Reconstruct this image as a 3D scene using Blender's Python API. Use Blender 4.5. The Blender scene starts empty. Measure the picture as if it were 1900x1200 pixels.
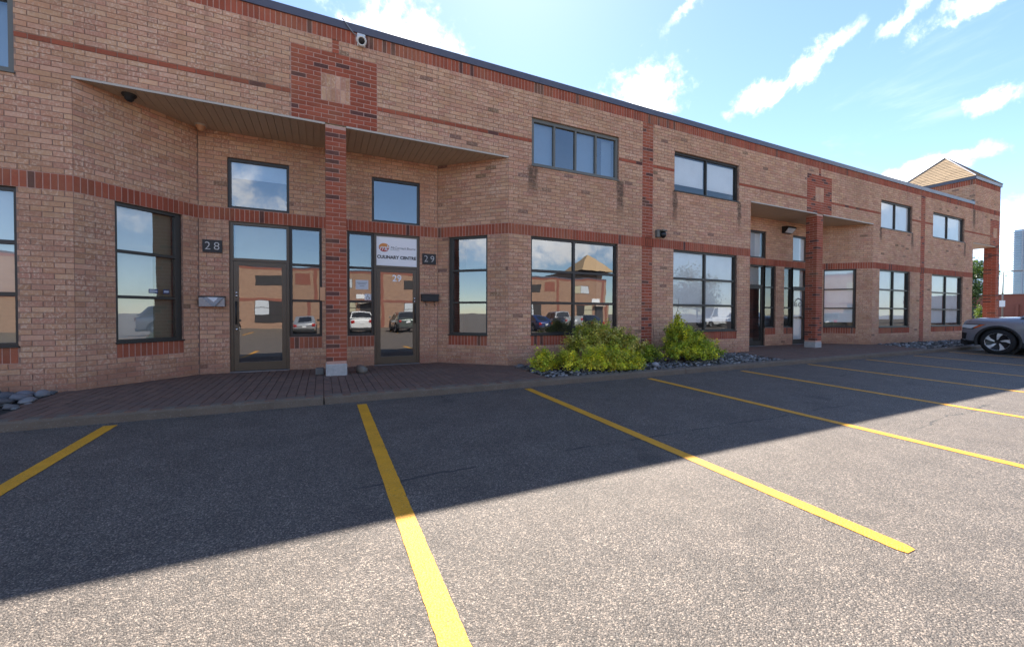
import bpy, bmesh, math, random
from mathutils import Vector, Matrix
rnd = random.Random(7)
SC = bpy.context.scene
COL = SC.collection
PI = math.pi
R = math.radians

# ------------------------------------------------------------------ camera
CAM = Vector((0.0, -8.36, 1.156))
cd = bpy.data.cameras.new('camera')
cd.sensor_width = 36.0
cd.lens = 14.244
cd.shift_y = -0.0029
cd.clip_start = 0.05
cd.clip_end = 6000.0
cam = bpy.data.objects.new('camera', cd)
COL.objects.link(cam)
right = Vector((0.905484, -0.424370, 0.003000))
fwd = Vector((0.424359, 0.905346, -0.016351))
up = Vector((0.004223, 0.016078, 0.999862))
cam.matrix_world = Matrix((
    (right.x, up.x, -fwd.x, CAM.x),
    (right.y, up.y, -fwd.y, CAM.y),
    (right.z, up.z, -fwd.z, CAM.z),
    (0, 0, 0, 1)))
SC.camera = cam

# ------------------------------------------------------------------ sun and sky
SUN_AZ = 25.0      # degrees clockwise from +y, behind the brick building
SUN_EL = 48.5
sunv = Vector((math.sin(R(SUN_AZ)) * math.cos(R(SUN_EL)), math.cos(R(SUN_AZ)) * math.cos(R(SUN_EL)), math.sin(R(SUN_EL))))
sl = bpy.data.lights.new('sun', 'SUN')
sl.energy = 5.0
sl.angle = R(0.55)
sl.color = (1.0, 0.93, 0.84)
sun = bpy.data.objects.new('sun', sl)
COL.objects.link(sun)
sun.rotation_euler = (-sunv).to_track_quat('-Z', 'Y').to_euler()
sun.location = (0, 0, 40)

W = bpy.data.worlds.new('World')
SC.world = W
W.use_nodes = True
wt = W.node_tree
for n in list(wt.nodes):
    wt.nodes.remove(n)


class NT:
    """tiny node-tree helper"""
    def __init__(s, tree):
        s.t = tree

    def n(s, typ, **kw):
        nd = s.t.nodes.new(typ)
        for k, v in kw.items():
            setattr(nd, k, v)
        return nd

    def put(s, nd, key, val):
        sock = nd.inputs[key]
        if isinstance(val, bpy.types.NodeSocket):
            s.t.links.new(val, sock)
        elif val is not None:
            if hasattr(sock.default_value, '__len__') and not isinstance(val, (int, float)) and len(sock.default_value) == 4 and len(val) == 3:
                val = (*val, 1.0)
            sock.default_value = val

    def math(s, op, a, b=None, c=None, clamp=False):
        nd = s.n('ShaderNodeMath', operation=op, use_clamp=clamp)
        s.put(nd, 0, a)
        if b is not None:
            s.put(nd, 1, b)
        if c is not None:
            s.put(nd, 2, c)
        return nd.outputs[0]

    def mix(s, fac, a, b, blend='MIX'):
        nd = s.n('ShaderNodeMix', data_type='RGBA', blend_type=blend)
        s.put(nd, 0, fac)
        s.put(nd, 6, a)
        s.put(nd, 7, b)
        return nd.outputs[2]

    def noise(s, vec, scale, detail=2.0, rough=0.5, dist=0.0, out=0):
        nd = s.n('ShaderNodeTexNoise')
        if vec is not None:
            s.put(nd, 'Vector', vec)
        s.put(nd, 'Scale', scale)
        s.put(nd, 'Detail', detail)
        s.put(nd, 'Roughness', rough)
        s.put(nd, 'Distortion', dist)
        return nd.outputs[out]

    def ramp(s, fac, stops):
        nd = s.n('ShaderNodeValToRGB')
        el = nd.color_ramp.elements
        while len(el) > 1:
            el.remove(el[-1])
        el[0].position = stops[0][0]
        el[0].color = tuple(stops[0][1]) + ((1.0,) if len(stops[0][1]) == 3 else ())
        for p, col in stops[1:]:
            e = el.new(p)
            e.color = tuple(col) + ((1.0,) if len(col) == 3 else ())
        s.put(nd, 0, fac)
        return nd.outputs[0]

    def smooth(s, v, lo, hi, to0=0.0, to1=1.0):
        nd = s.n('ShaderNodeMapRange', interpolation_type='SMOOTHSTEP')
        s.put(nd, 0, v)
        s.put(nd, 1, lo)
        s.put(nd, 2, hi)
        s.put(nd, 3, to0)
        s.put(nd, 4, to1)
        return nd.outputs[0]

    def mapping(s, vec, scale=(1, 1, 1), loc=(0, 0, 0), rot=(0, 0, 0)):
        nd = s.n('ShaderNodeMapping')
        s.put(nd, 0, vec)
        nd.inputs['Location'].default_value = loc
        nd.inputs['Rotation'].default_value = rot
        nd.inputs['Scale'].default_value = scale
        return nd.outputs[0]


w = NT(wt)
sky = w.n('ShaderNodeTexSky', sky_type='NISHITA')
sky.sun_disc = False
sky.sun_elevation = R(SUN_EL)
sky.sun_rotation = R(SUN_AZ)
sky.air_density = 0.85
sky.dust_density = 0.14
sky.ozone_density = 3.0
tc = w.n('ShaderNodeTexCoord')
dirv = tc.outputs['Generated']
sep = w.n('ShaderNodeSeparateXYZ')
w.put(sep, 0, dirv)
azim = w.math('MULTIPLY', w.math('ARCTAN2', sep.outputs[0], sep.outputs[1]), 180 / PI)
elev = w.math('MULTIPLY', w.math('ARCSINE', sep.outputs[2]), 180 / PI)
# ragged displacement shared by the cloud banks
wob = w.noise(dirv, 9.0, 6.0, 0.62, 0.3, out=1)
wsep = w.n('ShaderNodeSeparateXYZ')
w.put(wsep, 0, wob)
wa = w.math('SUBTRACT', wsep.outputs[0], 0.5)
we = w.math('SUBTRACT', wsep.outputs[1], 0.5)
fine = w.noise(dirv, 26.0, 6.0, 0.65, 0.2)


def bank(az, el, ra, re, tilt, amp, soft=0.9, full=1.0):
    """one cloud: a ragged ellipse at an azimuth and elevation (degrees)"""
    da = w.math('ADD', w.math('MULTIPLY', w.math('SUBTRACT', azim, az), math.cos(R(el))), w.math('MULTIPLY', wa, amp))
    de = w.math('ADD', w.math('SUBTRACT', elev, el), w.math('MULTIPLY', we, amp))
    c_, s_ = math.cos(R(tilt)), math.sin(R(tilt))
    x = w.math('DIVIDE', w.math('ADD', w.math('MULTIPLY', da, c_), w.math('MULTIPLY', de, s_)), ra)
    y = w.math('DIVIDE', w.math('SUBTRACT', w.math('MULTIPLY', de, c_), w.math('MULTIPLY', da, s_)), re)
    d = w.math('SQRT', w.math('ADD', w.math('MULTIPLY', x, x), w.math('MULTIPLY', y, y)))
    d = w.math('ADD', d, w.math('MULTIPLY', w.math('SUBTRACT', fine, 0.5), 1.9))
    return w.math('POWER', w.smooth(d, 1.15, 1.05 - max(soft, 0.85), 0.0, full), 1.3)


banks = [bank(43.0, 26.6, 5.6, 4.2, 18, 7), bank(58.6, 25.8, 5.2, 1.7, 30, 9, 0.95), bank(56.4, 24.6, 2.8, 1.5, 20, 7), bank(63.5, 28.0, 3.0, 0.8, 25, 7, 0.95, 0.6),
         bank(74.4, 18.6, 1.8, 1.1, 5, 5, 0.9), bank(68.0, 13.7, 8.5, 1.1, 8, 2.5, 0.7), bank(80.0, 7.0, 11.0, 3.6, 0, 4, 0.7),
         bank(74.8, 27.6, 4.2, 1.3, 12, 9, 0.9, 0.9), bank(68.6, 28.0, 3.4, 0.7, 35, 8, 0.95, 0.55), bank(48.8, 34.4, 5.0, 0.9, 20, 8, 0.95, 0.5),
         bank(110.0, 14.0, 16.0, 4.0, 4, 8), bank(150.0, 10.0, 14.0, 3.5, 0, 8), bank(-160.0, 15.0, 18.0, 4.0, 6, 9),
         bank(-120.0, 12.0, 15.0, 5.0, -8, 9), bank(172.0, 28.0, 10.0, 3.0, 14, 8), bank(-60.0, 18.0, 14.0, 4.0, 5, 8),
         bank(10.0, 33.0, 8.0, 4.0, 0, 9, 0.9)]
cm = banks[0]
for b in banks[1:]:
    cm = w.math('MAXIMUM', cm, b)
# thin scattered cloud over the whole dome
pl = w.n('ShaderNodeVectorMath', operation='DIVIDE')
w.put(pl, 0, dirv)
cz = w.n('ShaderNodeCombineXYZ')
zz = w.math('ADD', w.math('MAXIMUM', sep.outputs[2], 0.0), 0.12)
for i in range(3):
    w.put(cz, i, zz)
w.put(pl, 1, cz.outputs[0])
thin = w.smooth(w.noise(w.mapping(pl.outputs[0], loc=(3.7, 1.2, 0.0)), 1.1, 8.0, 0.6, 0.5), 0.60, 0.86, 0.0, 0.42)
cm = w.math('MAXIMUM', cm, thin)
cm = w.math('MULTIPLY', cm, w.smooth(elev, -1.0, 3.0))
lum = w.math('MULTIPLY_ADD', w.math('MULTIPLY_ADD', wsep.outputs[2], 1.0, fine), 4.0, 4.6)
cloudc = w.n('ShaderNodeCombineXYZ')
w.put(cloudc, 0, lum)
w.put(cloudc, 1, lum)
w.put(cloudc, 2, w.math('MULTIPLY', lum, 1.03))
skyc = w.mix(cm, sky.outputs[0], cloudc.outputs[0])
bg = w.n('ShaderNodeBackground')
w.put(bg, 0, skyc)
w.put(bg, 1, 0.094)
wo = w.n('ShaderNodeOutputWorld')
wt.links.new(bg.outputs[0], wo.inputs[0])

SC.view_settings.view_transform = 'Standard'
SC.view_settings.look = 'None'
SC.view_settings.exposure = 1.65
SC.view_settings.gamma = 1.0
SC.view_settings.use_curve_mapping = False
SC.cycles.max_bounces = 10
SC.cycles.transparent_max_bounces = 12

# ------------------------------------------------------------------ object helpers
def link(name, me, parent=None, loc=None):
    o = bpy.data.objects.new(name, me)
    COL.objects.link(o)
    if parent is not None:
        o.parent = parent
    if loc is not None:
        o.location = loc
    return o


def tag(o, label=None, cat=None, group=None, kind=None):
    if label:
        o['label'] = label
    if cat:
        o['category'] = cat
    if group:
        o['group'] = group
    if kind:
        o['kind'] = kind
    return o


def thing(name, label, cat, loc=(0, 0, 0), rz=0.0, group=None):
    o = link(name, None, None, loc)
    o.rotation_euler = (0, 0, rz)
    o.empty_display_size = 0.1
    return tag(o, label, cat, group)


class MB:
    """collects faces, each with an optional colour, and builds ONE mesh object"""
    def __init__(s):
        s.v = []
        s.f = []
        s.c = []
        s.m = []

    def face(s, pts, col=(1, 1, 1), m=0):
        i = len(s.v)
        s.v += [tuple(p) for p in pts]
        s.f.append(tuple(range(i, i + len(pts))))
        s.c.append(col)
        s.m.append(m)

    def box(s, lo, hi, col=(1, 1, 1), m=0, M=None):
        x0, y0, z0 = lo
        x1, y1, z1 = hi
        p = [Vector(q) for q in ((x0, y0, z0), (x1, y0, z0), (x1, y1, z0), (x0, y1, z0), (x0, y0, z1), (x1, y0, z1), (x1, y1, z1), (x0, y1, z1))]
        if M is not None:
            p = [M @ q for q in p]
        i = len(s.v)
        s.v += [tuple(q) for q in p]
        for f in ((0, 3, 2, 1), (4, 5, 6, 7), (0, 1, 5, 4), (1, 2, 6, 5), (2, 3, 7, 6), (3, 0, 4, 7)):
            s.f.append(tuple(i + k for k in f))
            s.c.append(col)
            s.m.append(m)

    def grid(s, rows, closed=False, col=(1, 1, 1), m=0, caps=False):
        """rows of equal-length point lists joined by quads"""
        i = len(s.v)
        n = len(rows[0])
        for r in rows:
            s.v += [tuple(p) for p in r]
        for a in range(len(rows) - 1):
            for b in range(n if closed else n - 1):
                b2 = (b + 1) % n
                s.f.append((i + a * n + b, i + a * n + b2, i + (a + 1) * n + b2, i + (a + 1) * n + b))
                s.c.append(col)
                s.m.append(m)
        if caps:
            s.f.append(tuple(i + k for k in reversed(range(n))))
            s.f.append(tuple(i + (len(rows) - 1) * n + k for k in range(n)))
            s.c += [col, col]
            s.m += [m, m]

    def tube(s, pts, rad, seg=8, col=(1, 1, 1), m=0, caps=True):
        pts = [Vector(p) for p in pts]
        rads = rad if isinstance(rad, (list, tuple)) else [rad] * len(pts)
        rows = []
        for k, p in enumerate(pts):
            t = (pts[min(k + 1, len(pts) - 1)] - pts[max(k - 1, 0)]).normalized()
            a = t.cross(Vector((0, 0, 1)))
            if a.length < 1e-3:
                a = t.cross(Vector((1, 0, 0)))
            a.normalize()
            b = t.cross(a)
            rows.append([p + (a * math.cos(2 * PI * q / seg) + b * math.sin(2 * PI * q / seg)) * rads[k] for q in range(seg)])
        s.grid(rows, True, col, m, caps)

    def mesh(s, name, mats, smooth=False):
        me = bpy.data.meshes.new(name)
        me.from_pydata(s.v, [], s.f)
        for mt in (mats if isinstance(mats, (list, tuple)) else [mats]):
            me.materials.append(mt)
        if any(s.m):
            me.polygons.foreach_set('material_index', s.m)
        at = me.color_attributes.new('Col', 'FLOAT_COLOR', 'CORNER')
        buf = []
        for f, c in zip(s.f, s.c):
            buf += [c[0], c[1], c[2], 1.0] * len(f)
        at.data.foreach_set('color', buf)
        if smooth:
            me.polygons.foreach_set('use_smooth', [True] * len(me.polygons))
        me.update()
        return me

    def build(s, name, mats, parent=None, smooth=False, loc=None):
        return link(name, s.mesh(name, mats, smooth), parent, loc)


def fix_normals(o):
    bm = bmesh.new()
    bm.from_mesh(o.data)
    bmesh.ops.remove_doubles(bm, verts=bm.verts, dist=1e-5)
    bmesh.ops.recalc_face_normals(bm, faces=bm.faces)
    bm.to_mesh(o.data)
    bm.free()
    return o


def bevel(o, wd, seg=2):
    """bevels the mesh of o in place"""
    bm = bmesh.new()
    bm.from_mesh(o.data)
    bmesh.ops.remove_doubles(bm, verts=bm.verts, dist=1e-6)
    ed = [e for e in bm.edges if len(e.link_faces) == 2 and e.calc_face_angle(0) > 0.5]
    bmesh.ops.bevel(bm, geom=ed, offset=wd, segments=seg, affect='EDGES', profile=0.5)
    bm.to_mesh(o.data)
    bm.free()
    return o


def cbox(name, lo, hi, mt, parent=None, bv=0.0, M=None):
    m = MB()
    m.box(lo, hi, M=M)
    o = m.build(name, mt, parent)
    if bv:
        bevel(o, bv)
    return o


def bake_mods(o):
    dg = bpy.context.evaluated_depsgraph_get()
    me = bpy.data.meshes.new_from_object(o.evaluated_get(dg))
    o.modifiers.clear()
    o.data = me
    return o


def text_mesh(body, size, mt, ext=0.001, shear=0.0, align='CENTER', space=1.0, bold=0.0):
    cu = bpy.data.curves.new('lettering', 'FONT')
    cu.body = body
    cu.size = size
    cu.extrude = ext
    cu.shear = shear
    cu.align_x = align
    cu.align_y = 'CENTER'
    cu.space_character = space
    cu.offset = bold
    cu.resolution_u = 4
    t = bpy.data.objects.new('lettering', cu)
    COL.objects.link(t)
    bpy.context.view_layer.update()
    dg = bpy.context.evaluated_depsgraph_get()
    me = bpy.data.meshes.new_from_object(t.evaluated_get(dg))
    bpy.data.objects.remove(t)
    bpy.data.curves.remove(cu)
    me.materials.clear()
    me.materials.append(mt)
    return me


def lettering(name, body, size, mt, loc, parent=None, rz=0.0, **kw):
    """upright lettering facing -y (turned by rz)"""
    o = link(name, text_mesh(body, size, mt, **kw), parent)
    o.matrix_local = Matrix.Translation(loc) @ Matrix.Rotation(rz, 4, 'Z') @ Matrix.Rotation(PI / 2, 4, 'X')
    return o


# ------------------------------------------------------------------ materials
MATS = {}


def new_mat(name):
    m = bpy.data.materials.new(name)
    m.use_nodes = True
    t = m.node_tree
    for n in list(t.nodes):
        t.nodes.remove(n)
    nt = NT(t)
    out = nt.n('ShaderNodeOutputMaterial')
    p = nt.n('ShaderNodeBsdfPrincipled')
    t.links.new(p.outputs[0], out.inputs[0])
    MATS[name] = m
    return m, nt, p, out


def bump(nt, p, h, strength=0.3, dist=0.01):
    b = nt.n('ShaderNodeBump')
    nt.put(b, 'Strength', strength)
    nt.put(b, 'Distance', dist)
    nt.put(b, 'Height', h)
    nt.t.links.new(b.outputs[0], p.inputs['Normal'])


def pos(nt):
    return nt.n('ShaderNodeNewGeometry').outputs['Position']


def attr(nt):
    a = nt.n('ShaderNodeVertexColor')
    a.layer_name = 'Col'
    return a.outputs[0]


def simple(name, col, rough=0.6, metal=0.0, var=0.15, scale=6.0, bmp=0.0, bscale=60.0, spec=0.5, coat=0.0):
    m, nt, p, out = new_mat(name)
    g = nt.n('ShaderNodeTexCoord').outputs['Object']
    f = nt.noise(g, scale, 5.0, 0.6)
    k = nt.math('MULTIPLY_ADD', f, var * 2, 1.0 - var)
    vm = nt.n('ShaderNodeVectorMath', operation='SCALE')
    vm.inputs[0].default_value = col
    nt.put(vm, 'Scale', k)
    nt.put(p, 'Base Color', vm.outputs[0])
    nt.put(p, 'Roughness', nt.math('MULTIPLY_ADD', f, 0.2, rough - 0.1, clamp=True))
    nt.put(p, 'Metallic', metal)
    nt.put(p, 'Specular IOR Level', spec)
    nt.put(p, 'Coat Weight', coat)
    if bmp:
        bump(nt, p, nt.noise(g, bscale, 3.0), bmp, 0.01)
    return m


# brick: the per-brick colour comes from the Col attribute
m, nt, p, out = new_mat('brick')
g = pos(nt)
base = attr(nt)
sp = nt.n('ShaderNodeSeparateColor')
nt.put(sp, 0, base)
lime = nt.math('MULTIPLY', nt.smooth(nt.noise(nt.mapping(g, (1.35, 1.35, 0.9)), 24.0, 4.0, 0.62), 0.46, 0.62), nt.smooth(nt.noise(g, 3.1, 3.0, 0.6), 0.34, 0.62, 0.15, 0.9))
# lime smear only shows on the tan bricks (green over 0.13)
lime = nt.math('MULTIPLY', lime, nt.smooth(sp.outputs[1], 0.10, 0.17, 0.03, 1.0))
c1 = nt.mix(lime, base, (0.67, 0.465, 0.335))
dk = nt.smooth(nt.noise(g, 48.0, 4.0, 0.7), 0.62, 0.80, 0.0, 0.4)
c2 = nt.mix(dk, c1, (0.10, 0.055, 0.04))
# broad weathering: warmer and greyer patches
wn = nt.noise(g, 0.9, 4.0, 0.6)
c3 = nt.mix(nt.smooth(wn, 0.42, 0.70, 0.0, 0.30), c2, (0.42, 0.24, 0.125))
wb = nt.math('MULTIPLY_ADD', nt.noise(g, 0.35, 4.0, 0.6), 0.55, 0.74)
vs = nt.n('ShaderNodeVectorMath', operation='SCALE')
nt.put(vs, 0, c3)
nt.put(vs, 'Scale', wb)
c3 = vs.outputs[0]
# damp streaks below the window sills and darker, redder footing
gs = nt.n('ShaderNodeSeparateXYZ')
nt.put(gs, 0, g)
streak = None
for sx_, zt, ln, wd in ((4.43, 4.60, 0.85, 0.17), (7.00, 4.60, 1.15, 0.16), (8.93, 4.60, 1.10, 0.12), (11.62, 4.60, 1.05, 0.12), (22.56, 4.60, 0.9, 0.12), (27.7, 4.60, 0.9, 0.14), (20.0, 4.6, 0.7, 0.1), (28.66, 6.3, 1.3, 0.2)):
    dx = nt.math('ABSOLUTE', nt.math('SUBTRACT', nt.math('ADD', gs.outputs[0], nt.math('MULTIPLY_ADD', nt.noise(g, 5.0, 2.0), 0.16, -0.08)), sx_))
    a = nt.smooth(dx, wd, wd * 0.45)
    dz = nt.math('SUBTRACT', zt, gs.outputs[2])
    b = nt.math('MULTIPLY', nt.smooth(dz, -0.02, 0.02), nt.smooth(dz, ln, ln * 0.35))
    q = nt.math('MULTIPLY', a, b)
    streak = q if streak is None else nt.math('MAXIMUM', streak, q)
streak = nt.math('MULTIPLY', streak, nt.smooth(nt.noise(g, 14.0, 3.0, 0.6), 0.30, 0.55, 0.35, 0.80))
run = nt.smooth(nt.noise(nt.mapping(g, (5.0, 5.0, 0.30)), 1.0, 4.0, 0.6), 0.50, 0.72)
below = nt.math('MAXIMUM', nt.math('MULTIPLY', nt.smooth(gs.outputs[2], 4.9, 6.5), nt.smooth(gs.outputs[2], 6.7, 6.5)), nt.math('MULTIPLY', nt.smooth(gs.outputs[2], 1.6, 2.95), nt.smooth(gs.outputs[2], 2.98, 2.94)))
c3 = nt.mix(nt.math('MULTIPLY', nt.math('MULTIPLY', run, below), 0.34), c3, (0.16, 0.095, 0.065))
bloom = nt.math('MULTIPLY', nt.smooth(nt.noise(g, 1.7, 6.0, 0.7), 0.60, 0.78, 0.0, 0.30), nt.smooth(gs.outputs[2], 2.8, 0.2))
c3 = nt.mix(bloom, c3, (0.60, 0.45, 0.37))
c4 = nt.mix(streak, c3, (0.060, 0.045, 0.032))
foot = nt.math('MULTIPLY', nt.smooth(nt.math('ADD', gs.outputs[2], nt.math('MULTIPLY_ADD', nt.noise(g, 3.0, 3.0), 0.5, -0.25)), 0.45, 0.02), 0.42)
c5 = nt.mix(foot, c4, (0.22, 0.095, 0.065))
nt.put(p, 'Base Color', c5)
nt.put(p, 'Roughness', 0.9)
nt.put(p, 'Specular IOR Level', 0.25)
bump(nt, p, nt.math('ADD', nt.noise(g, 70.0, 4.0, 0.65), nt.math('MULTIPLY', nt.noise(g, 18.0, 2.0), 0.8)), 0.55, 0.012)

m, nt, p, out = new_mat('mortar')
g = pos(nt)
f = nt.noise(g, 30.0, 4.0, 0.6)
nt.put(p, 'Base Color', nt.mix(f, (0.26, 0.150, 0.105), (0.40, 0.265, 0.20)))
nt.put(p, 'Roughness', 0.95)
bump(nt, p, nt.noise(g, 120.0, 3.0), 0.4, 0.006)

m, nt, p, out = new_mat('mortar_light')
g = pos(nt)
f = nt.noise(g, 30.0, 4.0, 0.6)
nt.put(p, 'Base Color', nt.mix(f, (0.46, 0.25, 0.19), (0.60, 0.38, 0.30)))
nt.put(p, 'Roughness', 0.95)

# asphalt with exposed aggregate
m, nt, p, out = new_mat('asphalt')
g = pos(nt)
gs = nt.n('ShaderNodeSeparateXYZ')
nt.put(gs, 0, g)
cxy = nt.n('ShaderNodeCombineXYZ')
nt.put(cxy, 0, gs.outputs[0])
nt.put(cxy, 1, gs.outputs[1])
g2 = cxy.outputs[0]


def vor(vec, sc, feat='F1'):
    v = nt.n('ShaderNodeTexVoronoi', feature=feat)
    nt.put(v, 'Vector', vec)
    nt.put(v, 'Scale', sc)
    return v


gw = nt.n('ShaderNodeVectorMath', operation='ADD')
nz = nt.n('ShaderNodeVectorMath', operation='SCALE')
nt.put(nz, 0, nt.noise(g2, 60.0, 2.0, out=1))
nz.inputs['Scale'].default_value = 0.006
nt.put(gw, 0, g2)
nt.put(gw, 1, nz.outputs[0])
v1 = vor(gw.outputs[0], 118.0)
v2 = vor(gw.outputs[0], 215.0)
s1 = nt.n('ShaderNodeSeparateColor')
nt.put(s1, 0, v1.outputs['Color'])
s2 = nt.n('ShaderNodeSeparateColor')
nt.put(s2, 0, v2.outputs['Color'])
t1 = nt.ramp(s1.outputs[0], [(0.0, (0.028, 0.026, 0.024)), (0.34, (0.062, 0.057, 0.052)), (0.62, (0.125, 0.114, 0.102)), (0.86, (0.26, 0.235, 0.205)), (1.0, (0.50, 0.44, 0.37))])
t2 = nt.ramp(s2.outputs[1], [(0.0, (0.038, 0.035, 0.032)), (0.6, (0.11, 0.102, 0.093)), (1.0, (0.30, 0.27, 0.24))])
agg = nt.mix(0.42, t1, t2)
# tar between the stones
tar = nt.smooth(v1.outputs['Distance'], 0.44, 0.78, 0.0, 0.7)
agg = nt.mix(tar, agg, (0.042, 0.041, 0.040))
big = nt.noise(g2, 0.45, 5.0, 0.6)
agg = nt.mix(nt.smooth(big, 0.40, 0.72, 0.0, 0.30), agg, (0.10, 0.086, 0.072))
med = nt.math('MULTIPLY_ADD', nt.noise(g2, 2.2, 5.0, 0.65), 1.15, 0.58)
vm = nt.n('ShaderNodeVectorMath', operation='SCALE')
nt.put(vm, 0, agg)
nt.put(vm, 'Scale', med)
vw = nt.n('ShaderNodeVectorMath', operation='MULTIPLY')
nt.put(vw, 0, vm.outputs[0])
vw.inputs[1].default_value = (0.89, 0.795, 0.725)
# oil spots and a few cracks
oil = nt.smooth(nt.noise(g2, 0.8, 4.0, 0.6, 0.4), 0.60, 0.74, 0.0, 0.42)
c = nt.mix(oil, vw.outputs[0], (0.045, 0.038, 0.032))
dp = vor(nt.mapping(g2, (1, 1, 1), (0.37, 0.21, 0.0)), 0.9)
ds = nt.n('ShaderNodeSeparateColor')
nt.put(ds, 0, dp.outputs['Color'])
dd_ = nt.math('ADD', dp.outputs['Distance'], nt.math('MULTIPLY_ADD', nt.noise(g2, 9.0, 4.0, 0.65), 0.22, -0.11))
drip = nt.math('MULTIPLY', nt.smooth(dd_, 0.20, 0.05), nt.smooth(ds.outputs[0], 0.62, 0.9, 0.0, 0.55))
c = nt.mix(drip, c, (0.035, 0.030, 0.026))
crk = None
for y0, amp, sc, x0_, x1_, th in ((-4.93, 0.5, 0.35, -0.6, 7.5, 0.011), (-5.9, 0.9, 0.5, 6.2, 9.8, 0.010), (-3.4, 0.8, 0.4, 7.5, 14.0, 0.012), (-13.0, 2.0, 0.2, -20.0, 30.0, 0.012)):
    yy = nt.math('ADD', gs.outputs[1], nt.math('MULTIPLY_ADD', nt.noise(g2, sc, 6.0, 0.6), amp, -amp * 0.5))
    a = nt.smooth(nt.math('ABSOLUTE', nt.math('SUBTRACT', yy, y0)), th * 2.0, th * 0.5)
    a = nt.math('MULTIPLY', a, nt.math('MULTIPLY', nt.smooth(gs.outputs[0], x0_, x0_ + 0.6), nt.smooth(gs.outputs[0], x1_, x1_ - 0.6)))
    a = nt.math('MULTIPLY', a, nt.smooth(nt.noise(g2, 1.5, 3.0), 0.40, 0.55))
    crk = a if crk is None else nt.math('MAXIMUM', crk, a)
c = nt.mix(nt.math('MULTIPLY', crk, 0.85), c, (0.02, 0.02, 0.02))
nt.put(p, 'Base Color', c)
nt.put(p, 'Roughness', nt.math('MULTIPLY_ADD', s1.outputs[1], 0.25, 0.55))
nt.put(p, 'Specular IOR Level', 0.5)
hh = nt.math('SUBTRACT', nt.math('MULTIPLY', s1.outputs[0], 0.35), nt.math('MULTIPLY', v1.outputs['Distance'], 1.0))
hh = nt.math('ADD', hh, nt.math('MULTIPLY', s2.outputs[0], 0.25))
bump(nt, p, hh, 0.75, 0.006)

# worn yellow paint
m, nt, p, out = new_mat('yellow_paint')
g = pos(nt)
v = nt.n('ShaderNodeTexVoronoi')
nt.put(v, 'Vector', g)
nt.put(v, 'Scale', 85.0)
hole = nt.math('MULTIPLY', nt.smooth(nt.noise(g, 80.0, 4.0, 0.75), 0.56, 0.66), nt.smooth(nt.noise(g, 2.2, 4.0, 0.65), 0.38, 0.66, 0.06, 1.0))
tone = nt.math('MULTIPLY_ADD', nt.noise(g, 5.0, 4.0, 0.6), 0.5, 0.75)
vm = nt.n('ShaderNodeVectorMath', operation='SCALE')
vm.inputs[0].default_value = (0.72, 0.315, 0.006)
nt.put(vm, 'Scale', tone)
sv = nt.n('ShaderNodeSeparateColor')
nt.put(sv, 0, v.outputs['Color'])
spk = nt.mix(nt.smooth(nt.noise(g, 70.0, 4.0, 0.75), 0.52, 0.72, 0.0, 0.55), vm.outputs[0], (0.80, 0.52, 0.13))
spk = nt.mix(nt.smooth(nt.noise(g, 95.0, 3.0, 0.75), 0.55, 0.75, 0.0, 0.5), spk, (0.36, 0.17, 0.01))
nt.put(p, 'Base Color', nt.mix(hole, spk, (0.06, 0.055, 0.045)))
nt.put(p, 'Roughness', 0.62)
bump(nt, p, nt.math('SUBTRACT', 1.0, nt.math('MULTIPLY', v.outputs['Distance'], nt.noise(g, 90.0, 3.0, 0.7))), 0.8, 0.008)

# concrete kerb
m, nt, p, out = new_mat('kerb_concrete')
g = pos(nt)
f = nt.noise(g, 4.0, 6.0, 0.65)
f2 = nt.noise(g, 60.0, 3.0, 0.6)
c = nt.mix(f, (0.095, 0.070, 0.050), (0.21, 0.165, 0.125))
c = nt.mix(nt.smooth(f2, 0.56, 0.72, 0, 0.6), c, (0.26, 0.235, 0.20))
nt.put(p, 'Base Color', c)
nt.put(p, 'Roughness', 0.92)
bump(nt, p, nt.math('ADD', nt.noise(g, 45.0, 4.0, 0.7), nt.noise(g, 9.0, 3.0)), 0.6, 0.015)

m, nt, p, out = new_mat('paver')
g = pos(nt)
f = nt.noise(g, 40.0, 4.0, 0.65)
c = nt.mix(f, attr(nt), (0.12, 0.082, 0.068))
c = nt.mix(nt.smooth(nt.noise(g, 1.6, 5.0, 0.65), 0.50, 0.75, 0.0, 0.45), c, (0.13, 0.105, 0.092))
nt.put(p, 'Base Color', c)
nt.put(p, 'Roughness', 0.82)
bump(nt, p, nt.noise(g, 90.0, 4.0, 0.65), 0.4, 0.006)

m, nt, p, out = new_mat('stone')
g = pos(nt)
f = nt.noise(g, 18.0, 5.0, 0.65, 0.6)
nt.put(p, 'Base Color', nt.mix(nt.math('MULTIPLY', f, 0.7), attr(nt), (0.16, 0.155, 0.15)))
nt.put(p, 'Roughness', 0.75)
bump(nt, p, nt.noise(g, 80.0, 4.0, 0.65), 0.4, 0.006)

# leaves: colour attribute, some light passes through
m, nt, p, out = new_mat('leaf')
c = attr(nt)
nt.put(p, 'Base Color', c)
nt.put(p, 'Roughness', 0.5)
tr = nt.n('ShaderNodeBsdfTranslucent')
nt.put(tr, 0, nt.mix(1.0, c, (1.0, 1.0, 0.55), 'MULTIPLY'))
mx = nt.n('ShaderNodeMixShader')
nt.put(mx, 0, 0.35)
nt.t.links.new(p.outputs[0], mx.inputs[1])
nt.t.links.new(tr.outputs[0], mx.inputs[2])
nt.t.links.new(mx.outputs[0], out.inputs[0])


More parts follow.
